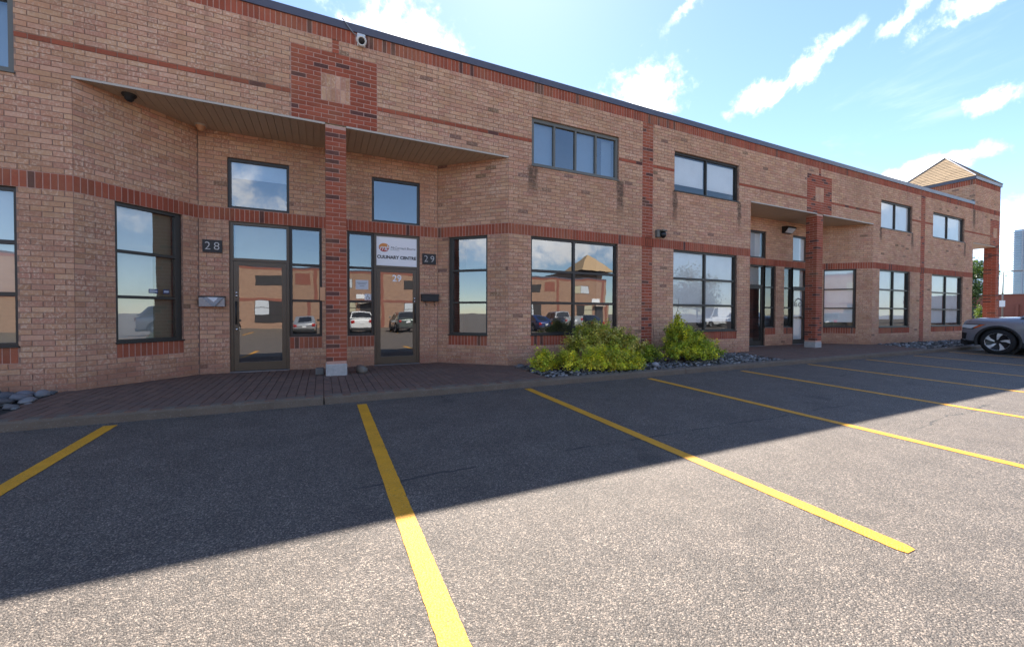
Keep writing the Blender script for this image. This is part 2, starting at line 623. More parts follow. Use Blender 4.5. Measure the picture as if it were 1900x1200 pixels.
def glass(name, refl, tint, wav=0.0016):
    """reflective tinted pane you can look through"""
    m, nt, p, out = new_mat(name)
    nt.t.nodes.remove(p)
    tr = nt.n('ShaderNodeBsdfTransparent')
    nt.put(tr, 0, tint)
    gl = nt.n('ShaderNodeBsdfGlossy')
    nt.put(gl, 0, (0.93, 0.95, 0.95))
    nt.put(gl, 1, 0.0)
    b = nt.n('ShaderNodeBump')
    nt.put(b, 'Strength', 1.0)
    nt.put(b, 'Distance', wav)
    nt.put(b, 'Height', nt.noise(pos(nt), 1.3, 2.0, 0.4))
    nt.t.links.new(b.outputs[0], gl.inputs['Normal'])
    fr = nt.n('ShaderNodeFresnel')
    nt.put(fr, 0, 1.5)
    dirt = nt.n('ShaderNodeBsdfDiffuse')
    nt.put(dirt, 0, (0.45, 0.44, 0.42))
    mx = nt.n('ShaderNodeMixShader')
    nt.put(mx, 0, nt.math('MULTIPLY_ADD', fr.outputs[0], 0.75, refl, clamp=True))
    nt.t.links.new(tr.outputs[0], mx.inputs[1])
    nt.t.links.new(gl.outputs[0], mx.inputs[2])
    m2 = nt.n('ShaderNodeMixShader')
    nt.put(m2, 0, nt.smooth(nt.noise(pos(nt), 2.0, 5.0, 0.6), 0.40, 0.8, 0.012, 0.075))
    nt.t.links.new(mx.outputs[0], m2.inputs[1])
    nt.t.links.new(dirt.outputs[0], m2.inputs[2])
    nt.t.links.new(m2.outputs[0], out.inputs[0])
    return m


glass('glass', 0.18, (0.72, 0.74, 0.72))
glass('glass_dark', 0.21, (0.42, 0.41, 0.38))
glass('glass_upper', 0.22, (0.62, 0.72, 0.80))
glass('glass_clear', 0.10, (0.95, 0.97, 0.97))
glass('car_glass', 0.06, (0.10, 0.11, 0.11), 0.0)
simple('bronze_frame', (0.030, 0.025, 0.020), 0.42, 0.0, 0.25, 8.0)
simple('bronze_door', (0.098, 0.070, 0.042), 0.38, 0.0, 0.2, 8.0)
simple('grey_frame', (0.135, 0.13, 0.11), 0.45, 0.0, 0.15, 8.0)
simple('flashing', (0.090, 0.088, 0.115), 0.34, 0.0, 0.25, 2.0)
simple('flashing_pale', (0.33, 0.33, 0.36), 0.45, 0.0, 0.2, 2.0)
simple('soffit_metal', (0.52, 0.40, 0.28), 0.55, 0.0, 0.15, 3.0)
simple('soffit_trim', (0.46, 0.40, 0.33), 0.5, 0.0, 0.15, 6.0)
simple('blind', (0.84, 0.85, 0.85), 0.7, 0.0, 0.04, 3.0)  # white blinds, also added panels that stand in for reflected sky
simple('blind_cool', (0.52, 0.55, 0.58), 0.7, 0.0, 0.06, 3.0)
simple('blind_or_backing_beige', (0.44, 0.40, 0.28), 0.7, 0.0, 0.1, 3.0)  # beige blinds, also the added panel that mutes a transom
simple('wood_panel', (0.22, 0.085, 0.03), 0.5, 0.0, 0.3, 9.0)
simple('interior', (0.34, 0.32, 0.29), 0.9, 0.0, 0.2, 1.0)
simple('roofing', (0.12, 0.12, 0.12), 0.95, 0.0, 0.3, 3.0)
simple('concrete', (0.42, 0.41, 0.39), 0.85, 0.0, 0.35, 14.0, 0.5, 50.0)
simple('white_plastic', (0.72, 0.71, 0.68), 0.4, 0.0, 0.05)
simple('vinyl_white', (0.90, 0.90, 0.90), 0.5, 0.0, 0.0)
simple('white_board', (0.78, 0.79, 0.80), 0.5, 0.0, 0.02)
simple('black_metal', (0.018, 0.018, 0.018), 0.42, 0.0, 0.3)
simple('black_plastic', (0.016, 0.016, 0.017), 0.55, 0.0, 0.3, 12.0)
simple('slate', (0.020, 0.019, 0.019), 0.55, 0.0, 0.3, 20.0)
simple('brushed_metal', (0.50, 0.50, 0.50), 0.32, 0.9, 0.1)
simple('tin', (0.26, 0.26, 0.27), 0.45, 0.75, 0.3, 9.0)
simple('chrome', (0.75, 0.75, 0.75), 0.12, 1.0, 0.02)
simple('paper', (0.66, 0.67, 0.69), 0.8, 0.0, 0.15, 14.0)
simple('paper_grey', (0.30, 0.31, 0.33), 0.8, 0.0, 0.2, 14.0)
simple('copper_plate', (0.66, 0.36, 0.20), 0.4, 0.3, 0.08)
simple('ink_black', (0.015, 0.015, 0.016), 0.6, 0.0, 0.0)
simple('ink_grey', (0.13, 0.13, 0.14), 0.6, 0.0, 0.0)
simple('ink_orange', (0.72, 0.28, 0.07), 0.6, 0.0, 0.05)
simple('ink_red', (0.50, 0.10, 0.07), 0.6, 0.0, 0.05)
simple('number_silver', (0.42, 0.41, 0.40), 0.4, 0.5, 0.1)
simple('tyre', (0.014, 0.014, 0.015), 0.85, 0.0, 0.2, 20.0, 0.3)
simple('rim_dark', (0.022, 0.022, 0.024), 0.35, 0.3, 0.1)
simple('rim_silver', (0.72, 0.72, 0.73), 0.3, 0.35, 0.05)
simple('car_grey', (0.27, 0.27, 0.30), 0.30, 0.45, 0.02, 3.0, coat=1.0)
simple('car_sage', (0.10, 0.12, 0.11), 0.3, 0.4, 0.02, 3.0, coat=1.0)
simple('car_white', (0.72, 0.73, 0.73), 0.3, 0.0, 0.02, 3.0, coat=1.0)
simple('car_silver', (0.42, 0.43, 0.44), 0.3, 0.5, 0.02, 3.0, coat=1.0)
simple('car_blue', (0.018, 0.035, 0.13), 0.28, 0.3, 0.02, 3.0, coat=1.0)
simple('car_black', (0.014, 0.014, 0.016), 0.28, 0.2, 0.02, 3.0, coat=1.0)
simple('cladding', (0.020, 0.020, 0.021), 0.7, 0.0, 0.15, 20.0)
simple('lamp_lens', (0.70, 0.72, 0.74), 0.12, 0.2, 0.05)
simple('amber', (0.70, 0.13, 0.035), 0.25, 0.0, 0.1)
simple('tail_red', (0.40, 0.012, 0.012), 0.25, 0.0, 0.1)
simple('bark', (0.075, 0.055, 0.040), 0.95, 0.0, 0.4, 12.0, 0.7, 30.0)
simple('soil', (0.045, 0.036, 0.028), 0.98, 0.0, 0.4, 8.0, 0.8, 30.0)
simple('lamp_post', (0.22, 0.21, 0.20), 0.5, 0.4, 0.1)
simple('far_red_brick', (0.24, 0.085, 0.060), 0.9, 0.0, 0.2, 1.0)
simple('far_dark', (0.035, 0.030, 0.030), 0.5, 0.0, 0.2, 1.0)
simple('tower_slab', (0.42, 0.46, 0.52), 0.6, 0.0, 0.1, 0.1)
simple('far_grey', (0.26, 0.29, 0.33), 0.7, 0.0, 0.1, 0.1)
m, nt, p, out = new_mat('tower_glass')
nt.put(p, 'Base Color', nt.mix(nt.noise(pos(nt), 0.12, 4.0, 0.7), (0.22, 0.32, 0.42), (0.44, 0.53, 0.62)))
nt.put(p, 'Roughness', 0.12)
nt.put(p, 'Metallic', 0.15)

# shingles on the corner tower
m, nt, p, out = new_mat('shingle')
g = pos(nt)
nt.put(p, 'Base Color', nt.mix(nt.noise(g, 25.0, 4.0, 0.7), attr(nt), (0.42, 0.29, 0.165)))
nt.put(p, 'Roughness', 0.95)
bump(nt, p, nt.noise(g, 60.0, 3.0), 0.5, 0.01)

# brickwork of the buildings across the lot, too far to tell bricks apart
m, nt, p, out = new_mat('far_brick')
g = nt.n('ShaderNodeTexCoord').outputs['Object']
bt = nt.n('ShaderNodeTexBrick')
nt.put(bt, 'Vector', nt.mapping(g, (1, 1, 1), rot=(PI / 2, 0, 0)))
bt.inputs['Color1'].default_value = (0.36, 0.215, 0.140, 1)
bt.inputs['Color2'].default_value = (0.27, 0.155, 0.105, 1)
bt.inputs['Mortar'].default_value = (0.30, 0.21, 0.16, 1)
bt.inputs['Scale'].default_value = 1.0
bt.inputs['Brick Width'].default_value = 0.2475
bt.inputs['Row Height'].default_value = 0.0825
bt.inputs['Mortar Size'].default_value = 0.006
nt.put(p, 'Base Color', bt.outputs[0])
nt.put(p, 'Roughness', 0.9)
M_ = MATS

# ------------------------------------------------------------------ the ground
YK = -1.975            # front of the kerb
BR, CO = 0.2475, 0.0825  # brick module: length and course height
JT = 0.011


def gz(x, y):
    """asphalt height: falls away from the kerb, flat further out"""
    xx = max(-30.0, min(40.0, x))
    yy = max(-15.0, min(YK, y))
    return -0.1546 - 0.0263 * (YK - yy) + 0.00172 * xx


def zp(x, y):
    """paved walk height"""
    return -0.022 + 0.0013 * max(-30.0, min(40.0, x)) + 0.006 * min(0.0, y)


m = MB()
xs = [-3000, -400, -100, -30, -15, -8, -4, 0, 4, 8, 12, 16, 20, 24, 28, 32, 40, 100, 400, 3000]
ys = [-3000, -400, -100, -60, -30, -15, -12, -9, -7, -5, -3.5, YK + 0.05, 60, 400, 3000]
m.grid([[(x, y, gz(x, y)) for x in xs] for y in ys])
lot = tag(m.build('parking_lot', M_['asphalt']), 'worn grey asphalt parking lot with exposed stone aggregate', None, None, 'structure')


def painted(x0, y0, y1, wd=0.125, xk=0.0):
    m = MB()
    n = 110
    rows = []
    for k in range(n + 1):
        y = y0 + (y1 - y0) * k / n
        x = x0 + xk * k / n
        a = wd * 0.5 + rnd.uniform(-0.0025, 0.002)
        b = wd * 0.5 + rnd.uniform(-0.0025, 0.002)
        if k == n:
            a -= 0.02
            b -= 0.02
        rows.append([(x + b, y, gz(x, y) + 0.004), (x - a, y, gz(x, y) + 0.004)])
    m.grid(rows)
    return m.build('painted_line', M_['yellow_paint'], lot)


for i, x in enumerate((-5.0, -2.24, 0.514, 3.25, 6.01, 8.775, 11.5, 14.25, 17.0, 19.75, 22.5, 25.25)):
    painted(x, -2.07 - 0.04 * (i % 3), -7.15 - 0.03 * (i % 2), 0.13)
for i in range(14):
    painted(-8 + 2.75 * i, -24.0, -29.3, 0.12)

# kerb, cast in long pieces with open joints
kerb = tag(link('kerb', None), 'brown grey concrete kerb along the parking stalls', None, None, 'structure')
prof = [(0.0, -0.25), (0.0, 0.0), (0.006, 0.085), (0.018, 0.109), (0.036, 0.118), (0.15, 0.121), (0.155, 0.10), (0.155, -0.25)]
joints = [-12.0, -6.0, 0.02, 7.2, 14.5, 21.6, 28.8, 36.0]
for a, b in zip(joints[:-1], joints[1:]):
    m = MB()
    rows = []
    n = int((b - a) / 0.12)
    for k in range(n + 1):
        x = a + 0.008 + (b - a - 0.016) * k / n
        edge = 1.0 if 0 < k < n else 0.0
        rows.append([(x, YK + py + edge * rnd.uniform(-0.003, 0.003), gz(x, YK) + pz + (rnd.uniform(-0.003, 0.003) if pz > 0.05 else 0)) for py, pz in prof])
    m.grid(rows, True, caps=True)
    fix_normals(m.build('kerb_piece', M_['kerb_concrete'], kerb))


def inside(pt, poly):
    x, y = pt
    r = False
    j = len(poly) - 1
    for i in range(len(poly)):
        xi, yi = poly[i]
        xj, yj = poly[j]
        if (yi > y) != (yj > y) and x < (xj - xi) * (y - yi) / (yj - yi) + xi:
            r = not r
        j = i
    return r


# paved walks in front of the two entrances and below the corner tower
def paver_mesh(k):
    r = random.Random(k)
    t = r.uniform(0.75, 1.25)
    col = (0.19 * t, 0.098 * t, 0.062 * t)
    m = MB()
    a, b = 0.0572, 0.119
    j = [(r.uniform(-.0012, .0012)) for _ in range(4)]
    top = [(-a + .003, -b + .003, j[0]), (a - .003, -b + .003, j[1]), (a - .003, b - .003, j[2]), (-a + .003, b - .003, j[3])]
    mid = [(-a, -b, -.004), (a, -b, -.004), (a, b, -.004), (-a, b, -.004)]
    bot = [(x, y, -.05) for x, y, z in mid]
    m.face(top, col)
    for q in range(4):
        q2 = (q + 1) % 4
        m.face([mid[q], mid[q2], top[q2], top[q]], col)
        m.face([bot[q], bot[q2], mid[q2], mid[q]], col)
    return m


PV = [paver_mesh(k) for k in range(14)]
PVM = [p_.mesh('paver', M_['paver']) for p_ in PV]
walks = [([(-3.40, -1.84), (3.76, -1.84), (3.95, 0.05), (2.6, 1.35), (-2.2, 1.35), (-3.52, 0.05)], 'dark red paved walk before the doors numbered 28 and 29', 300),
         ([(11.02, -1.84), (18.75, -1.84), (19.85, 0.05), (18.3, 1.35), (13.3, 1.35), (11.6, 0.05)], 'dark red paved walk before the white glazed door', 0),
         ([(28.6, -1.84), (34.0, -1.84), (34.0, 6.0), (28.6, 6.0)], 'paving below the corner tower', 0)]
for poly, lab, nind in walks:
    bed = MB()
    bed.face([(x, y, zp(x, y) - 0.012) for x, y in poly])
    wk = tag(bed.build('walkway', M_['soil']), lab, None, None, 'structure')
    cand = []
    x0 = min(q[0] for q in poly)
    x1 = max(q[0] for q in poly)
    i = 0
    x = x0
    while x < x1:
        yb = -1.715 - (0.1225 if i % 2 else 0.0)
        for k in range(45):
            c_ = (x + 0.061, yb + 0.245 * k)
            if inside((c_[0], c_[1]), poly) or inside((c_[0], c_[1] + 0.07), poly):
                cand.append(c_)
        x += 0.122
        i += 1
    cand.sort(key=lambda q: (q[0] - CAM.x) ** 2 + (q[1] - CAM.y) ** 2)
    rest = MB()
    for k, (px, py) in enumerate(cand):
        v_ = rnd.randrange(14)
        z = zp(px, py) + rnd.uniform(-0.0025, 0.0025)
        if k < nind:
            link('paver', PVM[v_], wk, (px, py, z))
        else:
            b_ = len(rest.v)
            rest.v += [(p0 + px, p1 + py, p2_ + z) for p0, p1, p2_ in PV[v_].v]
            rest.f += [tuple(b_ + q for q in f) for f in PV[v_].f]
            rest.c += PV[v_].c
            rest.m += PV[v_].m
    tag(rest.build('paver_field', M_['paver'], wk), None, None, None, 'stuff')

# ------------------------------------------------------------------ brickwork
def tan(r):
    u = r.random()
    if u < 0.012:
        c_ = (0.240, 0.140, 0.095)
    elif u < 0.30:
        c_ = (0.58, 0.328, 0.204)
    elif u < 0.65:
        c_ = (0.54, 0.287, 0.178)
    else:
        c_ = (0.50, 0.251, 0.157)
    t = r.uniform(0.88, 1.10)
    w_ = r.uniform(-0.02, 0.02)
    return (c_[0] * t, (c_[1] + w_ * 0.5) * t, (c_[2] - w_ * 0.4) * t)


def red(r, dark=0.04):
    t = r.uniform(0.82, 1.15)
    if r.random() < dark:
        return (0.125 * t, 0.055 * t, 0.046 * t)
    return (0.34 * t, 0.086 * t, 0.048 * t)


def redmix(r):
    return red(r, 0.13)


COLF = {'tan': tan, 'red': red, 'redmix': redmix}


def brick_faces(mb, T, s0, s1, z0, z1, col, r):
    """a brick: front and four sides, edges a little uneven; T maps (s, z, depth) to space"""
    q = 0.0022
    d0 = r.uniform(-0.0022, 0.0022)
    f = [(s0 + r.uniform(0, q), z0 + r.uniform(0, q)), (s1 - r.uniform(0, q), z0 + r.uniform(0, q)), (s1 - r.uniform(0, q), z1 - r.uniform(0, q)), (s0 + r.uniform(0, q), z1 - r.uniform(0, q))]
    fr = [T(a, b, d0 + r.uniform(-0.0012, 0.0012)) for a, b in f]
    bk = [T(a, b, -0.018) for a, b in ((s0, z0), (s1, z0), (s1, z1), (s0, z1))]
    mb.face(fr, col)
    for k in range(4):
        k2 = (k + 1) % 4
        mb.face([bk[k], bk[k2], fr[k2], fr[k]], col)


BRICKS = []     # (section, s0, s1, z0, z1, colour kind, full, soldier)


def cut(rects, hole):
    out = []
    a0, a1, b0, b1 = hole
    for s0, s1, z0, z1, full in rects:
        if a1 <= s0 + 1e-4 or a0 >= s1 - 1e-4 or b1 <= z0 + 1e-4 or b0 >= z1 - 1e-4:
            out.append((s0, s1, z0, z1, full))
            continue
        e = 0.003
        if a0 > s0:
            out.append((s0, min(s1, a0 - e), z0, z1, False))
        if a1 < s1:
            out.append((max(s0, a1 + e), s1, z0, z1, False))
        m0, m1 = max(s0, a0), min(s1, a1)
        if b0 > z0:
            out.append((m0, m1, z0, b0 - e, False))
        if b1 < z1:
            out.append((m0, m1, b1 + e, z1, False))
    return [q for q in out if q[1] - q[0] > 0.022 and q[3] - q[2] > 0.018]


class Wall:
    def __init__(s, p0, e, length, z0, z1):
        s.p0 = Vector((p0[0], p0[1]))
        s.e = Vector(e).normalized()
        s.n = Vector((s.e.y, -s.e.x))
        s.len, s.z0, s.z1 = length, z0, z1
        s.holes = []     # openings: (s0, s1, z0, z1)
        s.zones = []     # (s0, s1, z0, z1, style, colour)
        s.rz = math.atan2(s.e.y, s.e.x)

    def T(s, a, z, d):
        q = s.p0 + s.e * a + s.n * d
        return Vector((q.x, q.y, z))

    def M(s):
        return Matrix.Translation((s.p0.x, s.p0.y, 0)) @ Matrix.Rotation(s.rz, 4, 'Z')

    def zone(s, s0, s1, c0, c1, style, col):
        s.zones.append((s0, s1, c0 * CO, c1 * CO, style, col))

    def lay(s, redrow=None):
        done = list(s.holes)
        for zn in s.zones:
            s0, s1, z0, z1, style, col = zn
            if style == 'soldier' or style == 'stack':
                z = z0
                while z < z1 - 0.05:
                    n = max(1, round((s1 - s0) / CO))
                    wd = (s1 - s0) / n
                    for k in range(n):
                        rc = [(s0 + k * wd + JT / 2, s0 + (k + 1) * wd - JT / 2, z + JT / 2, min(z + BR, z1) - JT / 2, True)]
                        for h in done:
                            rc = cut(rc, h)
                        for q in rc:
                            BRICKS.append((s, *q[:4], col, q[4], True))
                    z += BR
            else:
                s.course(s0, s1, z0, z1, col, done, s0 if style == 'run' else 0.0, None)
            done.append((s0, s1, z0, z1))
        s.course(0.0, s.len, s.z0, s.z1, 'tan', done, 0.0, redrow)

    def course(s, s0, s1, z0, z1, col, done, ph, redrow):
        c0 = int(math.floor(z0 / CO + 1e-6))
        c1 = int(math.ceil(z1 / CO - 1e-6))
        for c in range(c0, c1):
            za, zb = max(z0, c * CO) + JT / 2, min(z1, (c + 1) * CO) - JT / 2
            if zb - za < 0.018:
                continue
            off = (BR / 2 if c % 2 else 0.0) + ph
            k0 = int(math.floor((s0 - off) / BR)) - 1
            k1 = int(math.ceil((s1 - off) / BR)) + 1
            kind = 'red' if redrow is not None and c == redrow else col
            hs = [h for h in done if h[2] < zb and h[3] > za]
            for k in range(k0, k1):
                a, b = off + k * BR, off + (k + 1) * BR
                full = a >= s0 - 1e-6 and b <= s1 + 1e-6
                a, b = max(a, s0) + JT / 2, min(b, s1) - JT / 2
                if b - a < 0.022:
                    continue
                rc = [(a, b, za, zb, full)]
                for h in hs:
                    rc = cut(rc, h)
                for q in rc:
                    BRICKS.append((s, *q[:4], kind, q[4], False))

    def core(s, mb, voids=(), rev=0.16):
        """recessed mortar plane with the openings left out, and the reveals of the openings"""
        hs = list(s.holes)
        S_ = sorted({0.0, s.len, *[h[0] for h in hs], *[h[1] for h in hs]})
        Z_ = sorted({s.z0, s.z1, *[h[2] for h in hs], *[h[3] for h in hs]})
        S_ = [q for q in S_ if -1e-6 <= q <= s.len + 1e-6]
        Z_ = [q for q in Z_ if s.z0 - 1e-6 <= q <= s.z1 + 1e-6]
        for a, b in zip(S_[:-1], S_[1:]):
            for c, d in zip(Z_[:-1], Z_[1:]):
                mx_, mz_ = (a + b) / 2, (c + d) / 2
                if any(h[0] < mx_ < h[1] and h[2] < mz_ < h[3] for h in hs):
                    continue
                mb.face([s.T(a, c, -0.0075), s.T(b, c, -0.0075), s.T(b, d, -0.0075), s.T(a, d, -0.0075)])
        for s0, s1, z0, z1, style, col in s.zones:
            if col == 'tan':
                continue
            rc = [(s0 - 0.004, s1 + 0.004, z0 - 0.003, z1 + 0.003, False)]
            for h in hs:
                rc = cut(rc, h)
            for q in rc:
                mb.face([s.T(q[0], q[2], -0.0045), s.T(q[1], q[2], -0.0045), s.T(q[1], q[3], -0.0045), s.T(q[0], q[3], -0.0045)], (1, 1, 1), 2)
        for h in hs:
            if h in voids:
                continue
            a, b, c, d = h
            for p_, q_ in (((a, c), (a, d)), ((b, d), (b, c)), ((a, d), (b, d)), ((b, c), (a, c))):
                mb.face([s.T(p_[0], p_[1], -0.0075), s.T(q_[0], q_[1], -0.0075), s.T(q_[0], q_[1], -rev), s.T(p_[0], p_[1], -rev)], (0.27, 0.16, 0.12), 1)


bld = thing('brick_building', 'long two storey tan and red brick commercial building with recessed entrances', 'building', (0, 0, 0))

X0 = -14.0            # left end, outside the picture
ZB = -0.25


def X(x):
    return x - X0


main = Wall((X0, 0), (1, 0), 31.85 - X0, ZB, 94 * CO)
void1 = (X(-3.386), X(3.82), ZB, 57 * CO)
void2 = (X(12.16), X(19.43), ZB, 57 * CO)
void3 = (X(28.62), X(31.9), ZB, 57 * CO)
void4 = (0.0, X(28.7), 79 * CO, 94 * CO)
voids = [void1, void2, void3, void4]
UW = [(-6.50, -3.995), (4.415, 6.95), (8.91, 11.59), (20.0, 22.52), (24.41, 27.62)]     # upper windows
LW = [(-6.50, -3.995), (4.405, 6.94), (8.90, 11.56), (19.96, 22.44), (24.40, 27.54)]   # lower windows
UZ = (4.60, 5.71)
LZ = (0.66, 36 * CO)
main.holes += voids
up_holes = [(X(a), X(b), *UZ) for a, b in UW]
lo_holes = [(X(a), X(b), *LZ) for a, b in LW]
main.holes += up_holes + lo_holes
main.zone(X(28.7), X(31.85), 91, 94, 'soldier', 'red')
main.zone(0, X(31.85), 76, 79, 'soldier', 'red')
for a, b in ((-14, -3.386), (3.82, 12.16), (19.43, 28.62)):
    main.zone(X(a), X(b), 36, 39, 'soldier', 'red')
for a, b in LW:
    main.zone(X(a), X(b), 5, 8, 'soldier', 'red')
for cx in (0.25, 15.83):
    main.zone(X(cx - BR), X(cx + BR), 62, 68, 'stack', 'tan')
    main.zone(X(cx - 3 * BR), X(cx + 3 * BR), 57, 73, 'run', 'redmix')
    main.zone(X(cx - CO * .75), X(cx + CO * .75), 73, 76, 'run', 'redmix')
main.zone(X(31.03), X(31.03 + 2 * BR), 62, 68, 'stack', 'tan')
main.zone(X(30.61), X(31.85), 57, 73, 'run', 'redmix')
for a in (7.745, 23.29):
    main.zone(X(a), X(a + 1.5 * BR), 0, 76, 'run', 'redmix')
    main.zone(X(a), X(a + 1.5 * BR), -3, 0, 'run', 'redmix')
main.lay(62)

YR = 1.237             # depth of the entrance recesses


def recess(xl, xr, bl, br):
    a = Wall((xl, 0), (bl - xl, YR), math.hypot(bl - xl, YR), ZB, 57 * CO)
    b = Wall((bl, YR), (1, 0), br - bl, ZB, 57 * CO)
    c = Wall((br, YR), (xr - br, -YR), math.hypot(xr - br, YR), ZB, 57 * CO)
    for w_ in (a, b, c):
        w_.zone(0, w_.len, 36, 39, 'soldier', 'red')
    return a, b, c


r1 = recess(-3.386, 3.82, -2.136, 2.523)
r2 = recess(12.16, 19.43, 13.45, 18.15)
# canted windows
cw = [(r1[0], 0.495, 1.487), (r1[2], 0.286, 1.281), (r2[2], 0.19, 1.265), (r2[0], 0.42, 1.43)]
for w_, a, b in cw:
    w_.holes.append((a, b, *LZ))
    w_.zone(a, b, 5, 8, 'soldier', 'red')
# entrance openings: door + side light, twice, and a square window over each door
ENT = []
for w_, ox in ((r1[1], 2.136), (r2[1], 2.0)):
    q = {'d28': (ox - 1.651, ox - 0.612), 's28': (ox - 0.612, ox + 0.0), 's29': (ox + 0.505, ox + 1.066), 'd29': (ox + 1.066, ox + 2.09)}
    for k in ('s28', 's29'):
        w_.holes.append((*q[k], *LZ))
        w_.zone(*q[k], 5, 8, 'soldier', 'red')
    for k in ('d28', 'd29'):
        w_.holes.append((*q[k], ZB, LZ[1]))
    q['u28'] = (ox - 1.67, ox - 0.607, 39 * CO + 0.004, 4.21)
    q['u29'] = (ox + 1.022, ox + 2.095, 39 * CO + 0.004, 4.22)
    w_.holes += [q['u28'], q['u29']]
    ENT.append(q)
for w_ in r1 + r2:
    w_.lay()
# left side of the corner tower, above the roof
tside = Wall((28.7, 3.15), (0, -1), 3.15, 6.0, 94 * CO)
tside.zone(0, 3.15, 91, 94, 'soldier', 'red')
tside.lay()

core = MB()
main.core(core, voids)
for w_ in r1 + r2:
    w_.core(core)
tside.core(core)
# undersides and returns of the portal, side and rear walls
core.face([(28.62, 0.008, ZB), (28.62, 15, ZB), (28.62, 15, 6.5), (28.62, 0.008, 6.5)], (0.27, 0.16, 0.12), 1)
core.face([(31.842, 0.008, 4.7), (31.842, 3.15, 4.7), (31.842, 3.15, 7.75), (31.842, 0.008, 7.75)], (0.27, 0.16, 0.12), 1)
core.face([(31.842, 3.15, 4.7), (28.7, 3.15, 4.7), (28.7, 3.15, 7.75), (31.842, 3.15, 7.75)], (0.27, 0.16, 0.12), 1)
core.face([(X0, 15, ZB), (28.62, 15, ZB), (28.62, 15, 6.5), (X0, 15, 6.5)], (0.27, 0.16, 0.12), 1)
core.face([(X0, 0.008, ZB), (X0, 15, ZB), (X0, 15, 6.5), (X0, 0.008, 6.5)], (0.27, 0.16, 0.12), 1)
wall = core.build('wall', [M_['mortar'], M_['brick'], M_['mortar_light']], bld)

# which bricks show largest
def shows(b):
    s, s0, s1, z0, z1 = b[:5]
    c_ = s.T((s0 + s1) / 2, (z0 + z1) / 2, 0)
    d = c_ - CAM
    f = d.dot(fwd)
    if f < 0.5 or abs(d.dot(right) / f) > 1.25 or abs(d.dot(up) / f) > 0.78:
        return 0.0
    n = Vector((s.n.x, s.n.y, 0))
    return max(0.0, -d.normalized().dot(n)) * (s1 - s0) * (z1 - z0) / d.length ** 2 / (f / d.length) ** 2


idx = [(shows(b), i) for i, b in enumerate(BRICKS)]
ind = set()
ranked = sorted((q for q in idx if BRICKS[q[1]][6] and not BRICKS[q[1]][7]), reverse=True)
ind |= {i for _, i in ranked[:300]}
ranked = sorted((q for q in idx if BRICKS[q[1]][6] and BRICKS[q[1]][7]), reverse=True)
ind |= {i for _, i in ranked[:220]}

VAR = {}


def brick_variant(kind, soldier, wd, ht, k):
    key = (kind, soldier, round(wd, 3), round(ht, 3), k)
    if key not in VAR:
        r = random.Random(hash((kind, soldier, k)) if False else (k * 31 + (7 if soldier else 0) + (1000 if kind == 'red' else 0) + (2000 if kind == 'redmix' else 0)))
        mb = MB()
        brick_faces(mb, lambda a, z, d: Vector((a, -d, z)), -wd / 2, wd / 2, -ht / 2, ht / 2, COLF[kind](r), r)
        VAR[key] = mb.mesh('soldier_brick' if soldier else 'brick', M_['brick'])
    return VAR[key]


fieldm = MB()
soldm = MB()
for i, b in enumerate(BRICKS):
    s, s0, s1, z0, z1, kind, full, soldier = b
    if i in ind:
        o = link('soldier_brick' if soldier else 'brick', brick_variant(kind, soldier, s1 - s0, z1 - z0, rnd.randrange(36)), wall)
        o.matrix_local = Matrix.Translation(s.T((s0 + s1) / 2, (z0 + z1) / 2, 0)) @ Matrix.Rotation(s.rz, 4, 'Z')
    else:
        brick_faces(soldm if soldier else fieldm, s.T, s0, s1, z0, z1, COLF[kind](rnd), rnd)
tag(fieldm.build('brick_field', M_['brick'], wall), None, None, None, 'stuff')
tag(soldm.build('soldier_brick_field', M_['brick'], wall), None, None, None, 'stuff')

# free standing brick columns of the entrances and the corner tower
def column(x0, y0, wx, wy, ztop, individual, plinth=True):
    cm_ = MB()
    zb = 0.19 if plinth else -0.1
    cm_.box((x0 + 0.0045, y0 + 0.0045, zb - 0.1), (x0 + wx - 0.0045, y0 + wy - 0.0045, ztop))
    co = cm_.build('column', M_['mortar_light'], bld)
    rest = MB()
    shapes = {}
    c = int(round(zb / CO + 0.49))
    while (c + 1) * CO <= ztop + 0.02:
        z0, z1 = c * CO + JT / 2, (c + 1) * CO - JT / 2
        fx = x0 + (wx * 0.34 if c % 2 else wx * 0.66)
        fy = y0 + (wy * 0.66 if c % 2 else wy * 0.34)
        for xa, xb in ((x0, fx - JT / 2), (fx + JT / 2, x0 + wx)):
            for j, (ya, yb) in enumerate(((y0, fy - JT / 2), (fy + JT / 2, y0 + wy))):
                if individual and j == 0:
                    k = (round(xb - xa, 3), round(yb - ya, 3), rnd.randrange(9))
                    if k not in shapes:
                        mb = MB()
                        mb.box((-k[0] / 2, -k[1] / 2, -(z1 - z0) / 2), (k[0] / 2, k[1] / 2, (z1 - z0) / 2), redmix(rnd))
                        shapes[k] = mb.mesh('red_brick', M_['brick'])
                    link('red_brick', shapes[k], co, ((xa + xb) / 2, (ya + yb) / 2 + rnd.uniform(-.0012, .0012), (z0 + z1) / 2))
                else:
                    e = rnd.uniform(-0.0015, 0.0015)
                    rest.box((xa + e, ya + e, z0), (xb + e, yb + e, z1), redmix(rnd))
        c += 1
    tag(rest.build('red_brick_field', M_['brick'], co), None, None, None, 'stuff')
    if plinth:
        cbox('plinth', (x0 - 0.006, y0 - 0.008, -0.2), (x0 + wx + 0.006, y0 + wy + 0.008, 0.195), M_['concrete'], co, 0.012)
    return co


column(0.067, 0.0, 0.36, 0.36, 57 * CO - 0.03, True)
column(15.70, 0.0, 0.36, 0.36, 57 * CO - 0.03, False)
column(31.45, 0.0, 0.40, 0.44, 57 * CO - 0.002, False, False)

